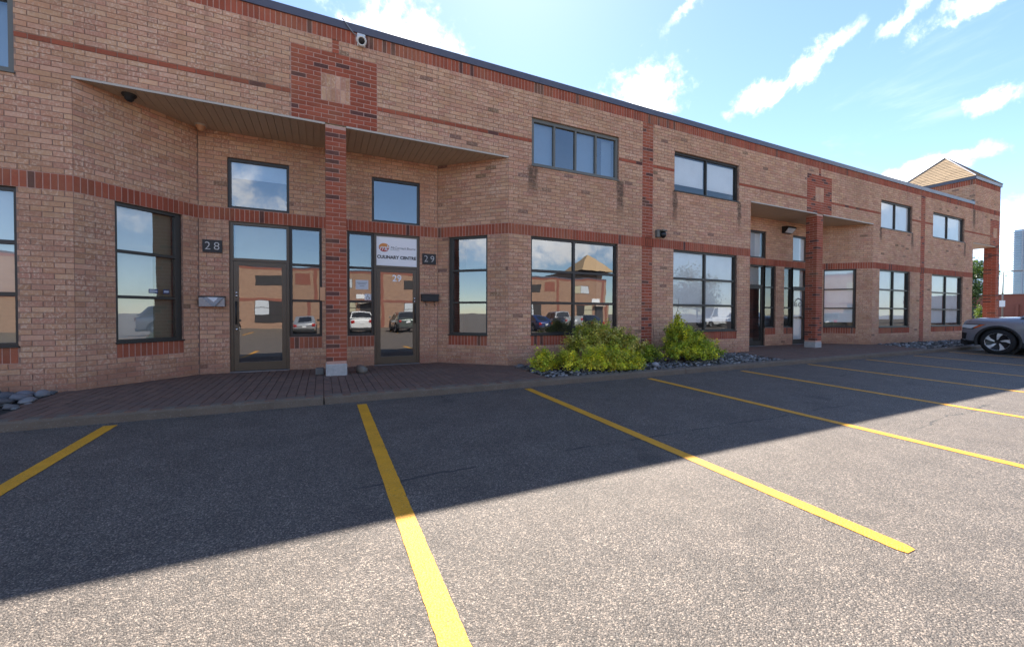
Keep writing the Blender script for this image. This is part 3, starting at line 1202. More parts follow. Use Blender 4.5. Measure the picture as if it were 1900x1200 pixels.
# soffits of narrow metal boards with a pale edge trim
def soffit(xl, xr, bl, br, bw, edge):
    z = 57 * CO
    b = MB()
    b.face([(xl, 0.01, z - 0.004), (bl, YR, z - 0.004), (br, YR, z - 0.004), (xr, 0.01, z - 0.004)])
    so = b.build('soffit', M_['soffit_metal'], bld)
    x = xl + 0.05
    while x < xr - 0.05:
        xa, xb = x + 0.004, min(x + bw, xr - 0.03) - 0.004

        def depth(q):
            if q < bl:
                return YR * (q - xl) / (bl - xl)
            if q > br:
                return YR * (xr - q) / (xr - br)
            return YR
        ya, yb = depth(xa) + 0.012, depth(xb) + 0.012
        m = MB()
        y0 = 0.026
        if min(ya, yb) > y0 + 0.02:
            lo = [(xa, y0, z - 0.022), (xb, y0, z - 0.022), (xb, yb, z - 0.022), (xa, ya, z - 0.022)]
            hi = [(p_[0], p_[1], z - 0.006) for p_ in lo]
            m.face(list(reversed(lo)))
            for k in range(4):
                k2 = (k + 1) % 4
                m.face([lo[k], lo[k2], hi[k2], hi[k]])
            m.build('soffit_board', M_['soffit_metal'], so)
        x += bw
    for xa, xb in edge:
        cbox('edge_trim', (xa, -0.006, z - 0.034), (xb, 0.024, z + 0.001), M_['soffit_trim'], so)
    return so


soffit(-3.386, 3.82, -2.136, 2.523, 0.128, ((-3.39, 0.065), (0.43, 3.82)))
soffit(12.16, 19.43, 13.45, 18.15, 0.40, ((12.16, 15.69), (16.07, 19.43)))
cbox('soffit', (28.625, 0.03, 4.66), (31.44, 3.14, 4.698), M_['soffit_trim'], bld)

# parapet flashing in lengths, flat roof
xs_ = [X0, -10.9, -7.8, -4.7, -1.6, 1.5, 4.6, 7.7, 10.8, 13.9, 17.0, 20.1, 23.2, 26.3, 28.66]
for a, b in zip(xs_[:-1], xs_[1:]):
    m = MB()
    pf = [(-0.028, 6.508), (-0.030, 6.648), (-0.016, 6.656), (0.34, 6.64), (0.35, 6.50)]
    m.grid([[(xx, py, pz) for py, pz in pf] for xx in (a + 0.002, b - 0.002)], True, caps=True)
    fix_normals(m.build('flashing', M_['flashing'], bld))
m = MB()
m.face([(X0, 0.02, 6.2), (28.62, 0.02, 6.2), (28.62, 15, 6.2), (X0, 15, 6.2)])
m.build('roof', M_['roofing'], bld)
cbox('rear_parapet', (X0, 14.7, 6.2), (28.62, 15.02, 6.65), M_['flashing'], bld)
cbox('tower_flashing', (28.60, 0.012, 6.655), (28.72, 0.34, 6.76), M_['roofing'], bld)

# interior seen through the glass
m = MB()
m.face([(X0, 5, ZB), (28.6, 5, ZB), (28.6, 5, 6.1), (X0, 5, 6.1)])
for xa, xb, ya in ((X0, -3.6, 0.1), (-3.6, 4.0, 1.40), (4.0, 12.0, 0.1), (12.0, 19.6, 1.40), (19.6, 28.6, 0.1)):
    m.face([(xa, ya, 0.03), (xb, ya, 0.03), (xb, 5, 0.03), (xa, 5, 0.03)])
for xa, xb in ((X0, -3.6), (4.0, 12.0), (19.6, 28.5)):
    m.box((xa, 0.2, 3.0), (xb, 5, 3.25))
m.box((-3.6, 1.45, 3.0), (4.0, 5, 3.25))
m.box((12.0, 1.45, 3.0), (19.6, 5, 3.25))
m.build('interior_shell', M_['interior'], bld)
for xw in (-3.7, 0.25, 4.1, 7.93, 11.95, 15.75, 19.7, 23.45):
    cbox('partition', (xw - 0.05, 0.2 if xw in (7.93, 23.45) else 1.45, 0), (xw + 0.05, 5, 6.1), M_['interior'], bld)

# corner tower roof
m = MB()
ex0, ex1, ey0, ey1 = 28.645, 31.90, -0.05, 3.20
cxr, cyr, za, zt = (ex0 + ex1) / 2, (ey0 + ey1) / 2, 7.90, 9.54
m.box((ex0, ey0, 7.757), (ex1, ey1, 7.895))
tr_ = m.build('tower_roof', M_['flashing'], bld)
sh = MB()
base = [(ex0, ey0), (ex1, ey0), (ex1, ey1), (ex0, ey1)]
nrow = 15
for k in range(4):
    A, B = base[k], base[(k + 1) % 4]
    for r_ in range(nrow):
        t0, t1 = r_ / nrow, (r_ + 1.08) / nrow
        t1 = min(t1, 1.0)

        def P_(t, u, lift):
            ax, ay = A[0] + (cxr - A[0]) * t, A[1] + (cyr - A[1]) * t
            bx_, by_ = B[0] + (cxr - B[0]) * t, B[1] + (cyr - B[1]) * t
            return (ax + (bx_ - ax) * u, ay + (by_ - ay) * u, za + (zt - za) * t + lift)
        nt_ = max(1, int(11 * (1 - t0)))
        for q in range(nt_):
            u0, u1 = q / nt_, (q + 1) / nt_
            t = rnd.uniform(0.72, 1.2)
            cc = (0.34 * t, 0.235 * t, 0.135 * t)
            lf = 0.022 + rnd.uniform(-0.004, 0.006)
            sh.face([P_(t0, u0, lf), P_(t0, u1, lf), P_(t1, u1, 0.0), P_(t1, u0, 0.0)], cc)
            sh.face([P_(t0, u0, -0.004), P_(t0, u1, -0.004), P_(t0, u1, lf), P_(t0, u0, lf)], (0.10, 0.07, 0.045))
tag(sh.build('shingles', M_['shingle'], tr_), None, None, None, 'stuff')
for A in base:
    m = MB()
    m.tube([(A[0], A[1], za + 0.01), (cxr, cyr, zt + 0.02)], 0.035, 6)
    m.build('hip_cap', M_['flashing'], tr_)

# ------------------------------------------------------------------ windows and doors
def bar(name, w_, s0, s1, z0, z1, d0, d1, mt, parent, bv=0.003):
    """a bar on wall w_, between depths d0 (outer) and d1 (inner)"""
    m = MB()
    m.box((s0, -d0, z0), (s1, -d1, z1))
    o = m.build(name, mt, parent)
    if bv:
        bevel(o, bv, 1)
    o.matrix_local = w_.M()
    return o


def frame_ring(name, w_, s0, s1, z0, z1, fw, d0, d1, mt, parent, bottom=None):
    m = MB()
    fb = fw if bottom is None else bottom
    m.box((s0, -d0, z0), (s0 + fw, -d1, z1))
    m.box((s1 - fw, -d0, z0), (s1, -d1, z1))
    m.box((s0 + fw, -d0 + 0.0015, z1 - fw), (s1 - fw, -d1, z1))
    m.box((s0 + fw, -d0 + 0.0015, z0), (s1 - fw, -d1, z0 + fb))
    o = m.build(name, mt, parent)
    o.matrix_local = w_.M()
    return o


def window(w_, s0, s1, z0, z1, vbars=(), hbars=(), fm='bronze_frame', gm='glass', fw=0.045, fd=-0.055, sill=True, blinds=(), bw=0.045):
    """frame with mullions and one pane per light; blinds and added backing panels: (s0, s1, z0, z1, material, depth)"""
    W_ = frame_ring('window', w_, s0 - 0.006, s1 + 0.006, z0 - 0.004, z1 + 0.004, fw + 0.006, fd, fd - 0.09, M_[fm], bld)

    def sub(o):
        o.parent = W_
        o.matrix_local = Matrix.Identity(4)
        return o
    S_ = [s0 + fw] + [v for v in vbars] + [s1 - fw]
    Z_ = [z0 + fw] + [v for v in hbars] + [z1 - fw]
    for v in vbars:
        sub(bar('mullion', w_, v - bw / 2, v + bw / 2, z0 + fw, z1 - fw, fd - 0.004, fd - 0.085, M_[fm], None))
    for hz in hbars:
        for a, b in zip(S_[:-1], S_[1:]):
            a2 = a if a == S_[0] else a + bw / 2
            b2 = b if b == S_[-1] else b - bw / 2
            sub(bar('transom_bar', w_, a2, b2, hz - bw / 2, hz + bw / 2, fd - 0.006, fd - 0.08, M_[fm], None))
    for a, b in zip(S_[:-1], S_[1:]):
        for c, d in zip(Z_[:-1], Z_[1:]):
            a2 = a if a == S_[0] else a + bw / 2
            b2 = b if b == S_[-1] else b - bw / 2
            c2 = c if c == Z_[0] else c + bw / 2
            d2 = d if d == Z_[-1] else d - bw / 2
            tl = rnd.uniform(-0.002, 0.002)
            m = MB()
            m.face([(a2 - .003, -fd + 0.045 + tl, c2 - .003), (b2 + .003, -fd + 0.045 - tl, c2 - .003), (b2 + .003, -fd + 0.045 - tl, d2 + .003), (a2 - .003, -fd + 0.045 + tl, d2 + .003)])
            o = m.build('pane', M_[gm], None)
            o.matrix_local = w_.M()
            sub(o)
    for a, b, c, d, mt, dp in blinds:
        sub(bar('blind', w_, a, b, c, d, fd - dp, fd - dp - 0.012, M_[mt], None, 0))
    if sill:
        sub(bar('sill', w_, s0 - 0.012, s1 + 0.012, z0 - 0.018, z0 + 0.010, 0.022, fd - 0.02, M_[fm], None, 0.003))
    return W_


H1, H2 = 2.175, 1.42
# upper floor: a pair of sliders, then two-light windows
for i, (a, b) in enumerate(UW):
    a_, b_ = X(a), X(b)
    z0, z1 = UZ
    if i in (0, 1):
        wd = b_ - a_
        v = [a_ + wd * .25, a_ + wd * .49, a_ + wd * .73]
        o = window(main, a_, b_, z0, z1, v, (), 'grey_frame', 'glass_upper', 0.075, -0.045,
                   blinds=((a_ + .08, v[0], z0 + .05, z1 - .05, 'blind_cool', 0.14), (v[1] + .04, v[2], z0 + .05, z1 - .05, 'blind_cool', 0.14), (v[2] + (b_ - v[2]) * .45, b_ - .06, z0 + .05, z1 - .05, 'blind_cool', 0.2)), bw=0.05)
    else:
        mid = (a_ + b_) / 2
        low = 0.24 if i == 2 else 0.0
        mt = 'blind'  # in the last two windows the white also stands in for reflected clouds
        o = window(main, a_, b_, z0, z1, (mid,), (), 'bronze_frame', 'glass_clear', 0.05, -0.06,
                   blinds=((a_ + .03, mid - (.07 if i == 2 else .01), z0 + low, z1 - (.10 if i == 2 else .03), mt, 0.075), (mid + (.05 if i == 2 else .01), b_ - (.10 if i == 2 else .05), z0 + low, z1 - (.10 if i == 2 else .03), mt, 0.075)))
# ground floor
for i, (a, b) in enumerate(LW):
    a_, b_ = X(a), X(b)
    mid = (a_ + b_) / 2 - (0.04 if i == 1 else 0.0)
    bl = ()
    if i == 0:
        bl = ((mid + .3, b_ - .04, 1.45, 2.94, 'blind', 0.11), (mid + .3, b_ - .04, 0.7, 1.45, 'blind_or_backing_beige', 0.12))  # white panel added inside, its colour imitates pale sky reflected in the glass
    elif i == 1:
        bl = ((b_ - .36, b_ - .08, 0.7, 2.9, 'blind_cool', 0.35),)
    elif i == 2:
        bl = ((a_ + .03, mid - .03, 0.92, 2.93, 'blind', 0.08), (mid + .03, b_ - .08, 0.94, 2.93, 'blind', 0.08))
    else:
        lowz = 0.98 if i == 3 else 0.80
        bl = ((a_ + .03, mid - .12, lowz, 2.94, 'blind', 0.08), (mid + .03, b_ - .16, lowz, 2.94, 'blind', 0.08))
    window(main, a_, b_, LZ[0], LZ[1], (mid,), (H2, H1), blinds=bl, gm='glass_dark' if i == 1 else ('glass' if i == 0 else 'glass_clear'), fw=0.05, bw=0.06)
# canted windows
w_, a, b = cw[0]
window(w_, a, b, *LZ, (b - 0.07,), (H2, H1), blinds=((a + .03, a + .60, 0.70, 2.94, 'blind', 0.11), (a + .60, b - .09, 0.7, 2.92, 'blind_or_backing_beige', 0.13)), gm='glass', fw=0.05, bw=0.05)  # white panel is added: the reflected overcast sky is put into its colour
w_, a, b = cw[1]
window(w_, a, b, *LZ, (a + 0.065,), (H2, H1), blinds=((a + .10, a + .27, 0.7, 2.7, 'wood_panel', 0.25), (a + .38, b - .02, 2.25, 2.92, 'blind', 0.12)), gm='glass_dark', fw=0.05, bw=0.05)
w_, a, b = cw[2]
window(w_, a, b, *LZ, (), (H2, H1), blinds=((a + .03, b - .06, 0.86, 2.94, 'blind', 0.08),), gm='glass_clear', fw=0.05, bw=0.05)
w_, a, b = cw[3]
window(w_, a, b, *LZ, (), (H2, H1), gm='glass', fw=0.05, bw=0.05)

LEAFZ = 2.19


def entrance(w_, q, first):
    for key, dz in (('28', 0), ('29', 1)):
        d0, d1 = q['d' + key]
        s0, s1 = q['s' + key]
        u = q['u' + key]
        # square window over the door
        bl = ()
        if first and key == '28':
            bl = ((u[0] + .05, u[1] - .05, u[3] - 0.36, u[3] - .05, 'blind', 0.10),)
        if not first:
            bl = ((u[0] + .05, u[0] + .62, u[2] + .04, u[3] - .05, 'blind_cool', 0.10), (u[0] + .62, u[1] - .05, u[2] + .04, u[3] - .05, 'blind', 0.14))
        window(w_, *u, blinds=bl, gm='glass_upper' if first else 'glass_clear', fw=0.05, fd=-0.04, sill=False)
        # side light
        blq = () if first else ((s0 + .06, s1 - .14, 0.7, 2.9, 'blind_cool', 0.25),)
        window(w_, s0 + 0.001, s1 - 0.001, *LZ, (), (H2, H1), fw=0.05, bw=0.05, blinds=blq, gm='glass' if first else 'glass_clear', sill=False)
        # door frame with a fixed light above the leaf
        zb = zp(w_.p0.x, 1.0)
        fr = MB()
        fd, fw = -0.05, 0.055
        for a, b, c, d in ((d0 - .006, d0 + fw, zb - .1, LZ[1] + .004), (d1 - fw, d1 + .006, zb - .1, LZ[1] + .004)):
            fr.box((a, -fd, c), (b, -fd + 0.10, d))
        fr.box((d0 + fw, -fd + .002, LZ[1] - fw), (d1 - fw, -fd + .10, LZ[1] + .004))
        fr.box((d0 + fw, -fd + .002, LEAFZ + .006), (d1 - fw, -fd + .10, LEAFZ + .062))
        DF = fr.build('door_frame', M_['bronze_door' if first else 'bronze_frame'], bld)
        DF.matrix_local = w_.M()

        def sub(o, par):
            o.parent = par
            o.matrix_local = Matrix.Identity(4)
            return o

        def pane(a, b, c, d, gm, dep, par):
            m = MB()
            m.face([(a, dep, c), (b, dep, c), (b, dep, d), (a, dep, d)])
            o = m.build('pane', M_[gm], None)
            o.matrix_local = w_.M()
            return sub(o, par)
        if not (first and key == '29'):
            pane(d0 + fw - .003, d1 - fw + .003, LEAFZ + .060, LZ[1] - fw + .003, 'glass', -fd + .05, DF)
            if first:
                sub(bar('blind', w_, d0 + fw + .02, d1 - fw - .02, LEAFZ + .07, LZ[1] - fw, fd - .12, fd - .13, M_['blind_or_backing_beige'], None, 0), DF)  # added panel, mutes the blue sky reflection in this pane
            else:
                sub(bar('blind', w_, d0 + fw + .02, d1 - fw - .02, LEAFZ + .07, LZ[1] - fw, fd - .15, fd - .16, M_['blind'], None, 0), DF)
        sub(bar('threshold', w_, d0 + .0, d1 - .0, zb - 0.1, zb + 0.016, 0.03, fd - .10, M_['tin'], None, 0.003), DF)
        # the leaf
        l0, l1, lz0, lz1 = d0 + fw + .004, d1 - fw - .004, zb + .022, LEAFZ
        st = 0.085
        lf = MB()
        dd = -fd + 0.012
        lf.box((l0, dd, lz0), (l0 + st, dd + .045, lz1))
        lf.box((l1 - st, dd, lz0), (l1, dd + .045, lz1))
        lf.box((l0 + st, dd + .002, lz1 - st), (l1 - st, dd + .045, lz1))
        lf.box((l0 + st, dd + .002, lz0), (l1 - st, dd + .045, lz0 + .17))
        L_ = lf.build('door', M_['bronze_door' if first else 'bronze_frame'], bld)
        L_.matrix_local = w_.M()
        pane(l0 + st - .003, l1 - st + .003, lz0 + .165, lz1 - st + .003, 'glass_dark' if first or key == '28' else 'glass_clear', dd + .024, L_)
        hs = l0 if key == '28' else l1          # handle side
        sg = 1 if key == '28' else -1
        if first:
            hx = hs + sg * 0.045
            m = MB()
            pz = [1.02, 1.02, 1.30, 1.30]
            for z in (0.98, 1.34):
                m.tube([(hx, dd, z), (hx, dd - .05, z)], 0.010, 8)
            m.tube([(hx, dd - .05, 0.93), (hx, dd - .05, 1.39)], 0.013, 8)
            o = m.build('handle', M_['black_metal'], None, True)
            o.matrix_local = w_.M()
            sub(o, L_)
            locks = (1.50, 1.56, 0.83) if key == '28' else (1.44, 1.51)
            for z in locks:
                m = MB()
                m.tube([(hx, dd + .001, z), (hx, dd - .012, z)], 0.024, 12)
                o = m.build('lock', M_['chrome'], None, True)
                o.matrix_local = w_.M()
                sub(o, L_)
        else:
            if key == '29':
                sub(bar('blind', w_, l0 + st + .01, l1 - st - .01, lz0 + .17, lz1 - st, -dd - .12, -dd - .13, M_['blind'], None, 0), L_)
            o = bar('push_bar', w_, l0 + st, l1 - st, 1.03, 1.07, -dd - .030, -dd - .055, M_['black_metal'], None, 0.004)
            sub(o, L_)
            o = bar('push_bar', w_, l0 + (l1 - l0) * .55, l1 - st, 1.01, 1.09, -dd - .026, -dd - .06, M_['black_metal'], None, 0.004)
            sub(o, L_)
        q['leaf' + key] = (l0, l1, lz0, lz1, dd, st, L_, DF, d0, d1)


entrance(r1[1], ENT[0], True)
entrance(r2[1], ENT[1], False)

# ------------------------------------------------------------------ things fixed to the walls
YF = YR                     # face of the recess wall


def number_plate(x0, x1, z0, z1, txt, lab):
    t = thing('number_plate', lab, 'sign', ((x0 + x1) / 2, YF, (z0 + z1) / 2))
    wd, ht = x1 - x0, z1 - z0
    cbox('plate', (-wd / 2, -0.022, -ht / 2), (wd / 2, 0.006, ht / 2), M_['slate'], t, 0.003)
    lettering('numeral', txt[0], 0.215, M_['number_silver'], (-wd * .235, -0.024, -0.004), t, ext=0.002, bold=-0.003)
    lettering('numeral', txt[1], 0.215, M_['number_silver'], (wd * .225, -0.024, -0.004), t, ext=0.002, bold=-0.003)
    return t


number_plate(-2.075, -1.76, 2.325, 2.57, '28', 'black stone plate with silver number 28 beside the left door')
number_plate(2.15, 2.475, 2.325, 2.575, '29', 'black stone plate with silver number 29 beside the door below the white sign')

# mailboxes
mbx = thing('mailbox', 'dull metal mailbox stuffed with folded flyers, beside the door numbered 28', 'mailbox', (-1.915, YF, 1.372))
cbox('body', (-0.205, -0.115, -0.095), (0.205, 0.006, 0.085), M_['tin'], mbx, 0.006)
cbox('lid', (-0.213, -0.128, 0.086), (0.213, 0.004, 0.106), M_['black_metal'], mbx, 0.004)
for k, (pts, mt) in enumerate((([(-0.16, 0.083), (0.17, 0.083), (0.045, -0.085), (0.02, -0.09)], 'paper_grey'), ([(-0.11, 0.085), (0.15, 0.085), (0.05, -0.045)], 'tin'), ([(-0.07, 0.085), (0.13, 0.085), (0.035, -0.005)], 'paper'), ([(0.10, 0.083), (0.19, 0.083), (0.05, -0.093), (0.03, -0.08)], 'paper_grey'))):
    m = MB()
    fr_ = [(a, -0.118 - 0.006 * k - (0.012 if c < 0.05 else 0.0), c) for a, c in pts]
    bk_ = [(a, y + 0.004, c) for a, y, c in fr_]
    n = len(pts)
    m.face(list(reversed(fr_)))
    m.face(bk_)
    for i in range(n):
        m.face([fr_[i], fr_[(i + 1) % n], bk_[(i + 1) % n], bk_[i]])
    m.build('flyer', M_[mt], mbx)
mbx = thing('mailbox', 'small black mailbox with two hooks below, beside the door numbered 29', 'mailbox', (2.32, YF, 1.53))
cbox('body', (-0.20, -0.11, -0.085), (0.20, 0.006, 0.075), M_['black_plastic'], mbx, 0.008)
cbox('lid', (-0.207, -0.122, 0.055), (0.207, 0.004, 0.090), M_['black_metal'], mbx, 0.006)
for xx in (-0.10, 0.10):
    m = MB()
    m.tube([(xx, -0.06, -0.084), (xx, -0.062, -0.15), (xx + 0.01, -0.075, -0.185), (xx + 0.03, -0.085, -0.175)], 0.009, 6)
    m.build('newspaper_hook', M_['black_metal'], mbx, True)

# shop sign above the door numbered 29
l = ENT[0]['leaf29']
xa, xb = l[8] - 2.136 + 0.055, l[9] - 2.136 - 0.055
sg = thing('shop_sign', 'white sign reading McCormack Bourne Culinary Centre above the glass door numbered 29', 'sign', ((xa + xb) / 2, YF + 0.07, (LEAFZ + 0.06 + LZ[1] - 0.055) / 2))
hw, hh = (xb - xa) / 2 + .004, (LZ[1] - 0.055 - LEAFZ - 0.06) / 2 + .004
cbox('panel', (-hw, 0, -hh), (hw, 0.012, hh), M_['vinyl_white'], sg)


def oval(cx, cz, rx, rz, z0=-2, z1=2, n=40, dy=-0.002):
    """slice of an oval between heights z0 and z1"""
    pts = []
    for k in range(n):
        a = 2 * PI * k / n
        z = max(z0, min(z1, rz * math.sin(a)))
        pts.append((cx + rx * math.cos(a), dy, cz + z))
    return pts


m = MB()
m.face(list(reversed(oval(-0.285, 0.085, 0.118, 0.095, z0=-0.005))))
m.build('logo_top', M_['ink_orange'], sg)
m = MB()
m.face(list(reversed(oval(-0.285, 0.080, 0.118, 0.095, z1=-0.005))))
m.build('logo_base', M_['ink_red'], sg)
lettering('logo_letters', 'mb', 0.19, M_['white_board'], (-0.285, -0.003, 0.075), sg, ext=0.0008, shear=0.35, space=0.85)
lettering('lettering', 'McCormack Bourne', 0.079, M_['ink_grey'], (-0.145, -0.002, 0.085), sg, ext=0.0006, shear=0.25, align='LEFT', space=0.86)
cbox('tagline', (-0.145, -0.0012, 0.034), (0.055, -0.0002, 0.042), M_['ink_grey'], sg)
lettering('lettering', 'CULINARY CENTRE', 0.098, M_['ink_black'], (0.0, -0.002, -0.135), sg, ext=0.0008, bold=0.0042, space=1.03)

# number stuck on the glass of door 29
L29 = ENT[0]['leaf29'][6]
o = lettering('door_number', '29', 0.215, M_['vinyl_white'], ((l[0] + l[1]) / 2 - 0.0, l[4] + 0.020, 1.965), L29, ext=0.0006, bold=0.003)

# notices on the side light of door 29
s0, s1 = [v - 2.136 for v in ENT[0]['s29']]
nt_ = thing('notice', 'printed white paper notice taped inside the side window of door 29', 'notice', ((s0 + s1) / 2 + 0.03, YF + 0.09, 1.80))
cbox('sheet', (-0.135, 0, -0.105), (0.135, 0.001, 0.105), M_['paper'], nt_)
for k, (wd, z) in enumerate(((0.11, 0.045), (0.085, 0.012), (0.05, -0.03))):
    cbox('text_line', (-wd, -0.001, z - 0.006), (wd, -0.0003, z + 0.006), M_['paper_grey'], nt_)
ac = thing('access_sticker', 'small white wheelchair access sticker in the corner of the side window', 'sticker', (s1 - 0.125, YF + 0.09, 1.527))
cbox('sheet', (-0.072, 0, -0.07), (0.072, 0.001, 0.07), M_['white_board'], ac)
m = MB()
arc = [(-0.005 + 0.036 * math.cos(R(a)), -0.002, -0.02 + 0.036 * math.sin(R(a))) for a in range(110, 381, 18)]
m.tube(arc, 0.0035, 5)
m.tube([(-0.006, -0.002, 0.032), (-0.004, -0.002, -0.004), (0.022, -0.002, -0.006), (0.036, -0.002, -0.036)], 0.004, 5)
m.tube([(-0.006, -0.002, 0.042), (-0.006, -0.002, 0.052)], 0.008, 6)
m.build('wheelchair_symbol', M_['ink_black'], ac)
# copper coloured plate next to the column
cp = tag(cbox('push_plate', (-0.036, YF - 0.02, 1.425), (0.062, YF + 0.004, 1.712), M_['copper_plate'], None, 0.003), 'peach coloured blank plate on the wall beside the left door side window', 'plate')
# stickers on the canted window
w_, a, b = cw[0]
for k, (sa, wd) in enumerate(((a + 0.50, 0.14), (a + 0.72, 0.10))):
    st_ = thing('window_sticker', ('wide blue sticker in the angled window beside mailbox with flyers', 'small square blue sticker in the angled window beside mailbox with flyers')[k], 'sticker')
    st_.matrix_local = w_.M() @ Matrix.Translation((sa, 0.098, 1.50))
    cbox('sheet', (0, 0, 0), (wd, 0.001, 0.075), M_['car_blue'], st_)
    cbox('print', (0.012, -0.001, 0.02), (wd - 0.012, -0.0003, 0.055), M_['tower_slab'], st_)

# round studio logo and lettering on the white door of the second entrance
q = ENT[1]['leaf29']
cxd = (q[0] + q[1]) / 2
for k in range(9):
    a = R(20 + 140 * k / 8)
    m = MB()
    c_ = (cxd - 0.02, 0, 1.585)
    m.tube([(c_[0] + 0.17 * math.cos(a) * 1.25, q[4] + 0.018, c_[2] + 0.17 * math.sin(a)), (c_[0] + 0.24 * math.cos(a) * 1.25, q[4] + 0.018, c_[2] + 0.23 * math.sin(a))], 0.011, 5)
    m.build('logo_ray', M_['ink_black'], q[6])
lettering('door_lettering', 'RI-CA', 0.235, M_['ink_black'], (cxd - 0.02, q[4] + 0.019, 1.54), q[6], ext=0.0008)

# white camera with its cable under the parapet
cam_ = thing('security_camera', 'white turret security camera with a grey cable below the roof edge', 'camera', (0.70, -0.002, 6.40))
cbox('base', (-0.075, -0.035, -0.14), (0.075, 0.008, 0.10), M_['white_plastic'], cam_, 0.012)
m = MB()
rows = []
for yy, rr in ((-0.02, 0.095), (-0.13, 0.092), (-0.155, 0.084), (-0.16, 0.062), (-0.142, 0.056)):
    rows.append([(rr * math.cos(2 * PI * k / 24), yy, rr * math.sin(2 * PI * k / 24)) for k in range(24)])
m.grid(rows, True, caps=False)
o = fix_normals(m.build('housing', M_['white_plastic'], cam_, True))
o.rotation_euler = (R(38), 0, 0)
m = MB()
rows = []
for yy, rr in ((-0.138, 0.058), (-0.150, 0.045), (-0.156, 0.028), (-0.158, 0.002)):
    rows.append([(rr * math.cos(2 * PI * k / 20), yy, rr * math.sin(2 * PI * k / 20)) for k in range(20)])
m.grid(rows, True)
o = fix_normals(m.build('lens', M_['black_plastic'], cam_, True))
o.rotation_euler = (R(38), 0, 0)
m = MB()
m.tube([(-0.07, -0.04, 0.03), (-0.14, -0.045, 0.06), (-0.20, -0.05, 0.12), (-0.27, -0.055, 0.20), (-0.32, -0.05, 0.275), (-0.33, -0.02, 0.29)], 0.011, 8)
m.build('cable', M_['tin'], cam_, True)

# dome lights under the soffit
for loc, lab, mt in (((-2.81, 0.26, 57 * CO - 0.022), 'dark round dome camera under the brown soffit near the angled brick wall', 'black_plastic'),
                     ((-2.05, 1.06, 57 * CO - 0.022), 'small brass coloured round fitting in the inner corner of the soffit', 'copper_plate')):
    d = thing('dome_camera', lab, 'camera', loc)
    m = MB()
    rows = [[(rr * math.cos(2 * PI * k / 20), rr * math.sin(2 * PI * k / 20), zz) for k in range(20)] for zz, rr in ((0.004, 0.082), (-0.04, 0.080), (-0.05, 0.066), (-0.085, 0.056), (-0.108, 0.034), (-0.115, 0.003))]
    m.grid(rows, True)
    fix_normals(m.build('dome', M_[mt], d, True))
    m = MB()
    rows = [[(rr * math.cos(2 * PI * k / 20), rr * math.sin(2 * PI * k / 20), zz) for k in range(20)] for zz, rr in ((0.006, 0.095), (-0.022, 0.095), (-0.025, 0.082))]
    m.grid(rows, True)
    fix_normals(m.build('ring', M_['black_metal' if mt == 'black_plastic' else 'soffit_trim'], d, True))

# grey camera beside the first red pilaster
d = thing('security_camera', 'grey ball camera on a wall box beside the red brick pilaster', 'camera', (8.33, -0.002, 3.34))
cbox('bracket', (-0.13, -0.09, -0.10), (-0.02, 0.006, 0.10), M_['grey_frame'], d, 0.01)
m = MB()
rows = []
for k in range(9):
    a = PI * k / 8
    rows.append([(0.07 + 0.085 * math.sin(a) * math.cos(2 * PI * j / 18), -0.10 + 0.085 * math.sin(a) * math.sin(2 * PI * j / 18), -0.02 + 0.10 * math.cos(a)) for j in range(18)])
m.grid(rows, True)
fix_normals(m.build('ball', M_['rim_dark'], d, True))
cbox('hood', (-0.04, -0.19, 0.055), (0.15, -0.01, 0.10), M_['grey_frame'], d, 0.02)

# wall pack light in the second entrance
d = thing('wall_light', 'dark wall light with sloping white lens in the far entrance', 'light', (16.00, YF, 4.36))
m = MB()
pf = [(0.006, 0.13), (-0.22, 0.11), (-0.25, 0.06), (-0.10, -0.12), (0.006, -0.13)]
m.grid([[(xx, py, pz) for py, pz in pf] for xx in (-0.25, 0.25)], True, caps=True)
fix_normals(m.build('housing', M_['black_metal'], d))
m = MB()
m.face([(-0.22, -0.242, 0.035), (-0.22, -0.115, -0.115), (0.22, -0.115, -0.115), (0.22, -0.242, 0.035)])
m.box((-0.22, -0.235, -0.10), (-0.21, -0.11, 0.03))
m.build('lens', M_['lamp_lens'], d)

# ------------------------------------------------------------------ planting beds and stones
ico = bmesh.new()
bmesh.ops.create_icosphere(ico, subdivisions=1, radius=1.0)
ICOV = [v.co.copy() for v in ico.verts]
ICOF = [[v.index for v in f.verts] for f in ico.faces]
ico.free()
ico = bmesh.new()
bmesh.ops.create_icosphere(ico, subdivisions=2, radius=1.0)
ICOV2 = [v.co.copy() for v in ico.verts]
ICOF2 = [[v.index for v in f.verts] for f in ico.faces]
ico.free()


def stone_into(mb, c, sz, col, r, fine=False):
    V, F = (ICOV2, ICOF2) if fine else (ICOV, ICOF)
    rot = Matrix.Rotation(r.uniform(0, PI), 3, 'Z') @ Matrix.Rotation(r.uniform(-0.25, 0.25), 3, 'X')
    ph = [r.uniform(0, 6.28) for _ in range(3)]
    b = len(mb.v)
    for v in V:
        k = 1 + 0.10 * math.sin(3 * v.x + ph[0]) + 0.10 * math.sin(3.3 * v.y + ph[1]) + 0.08 * math.sin(4 * v.z + ph[2])
        q = rot @ Vector((v.x * sz[0] * k, v.y * sz[1] * k, v.z * sz[2] * k))
        mb.v.append((q.x + c[0], q.y + c[1], q.z + c[2]))
    for f in F:
        mb.f.append(tuple(b + i for i in f))
        mb.c.append(col)
        mb.m.append(0)


def stone_col(r):
    t = r.choice((0.055, 0.09, 0.12, 0.16, 0.20, 0.30, 0.42))
    t *= r.uniform(0.8, 1.2)
    k = r.choice((1.0, 1.0, 1.0, 0.86, 0.78))
    return (t, t * (0.5 + k * 0.5) * r.uniform(0.96, 1.0), t * k * r.uniform(0.94, 1.04))


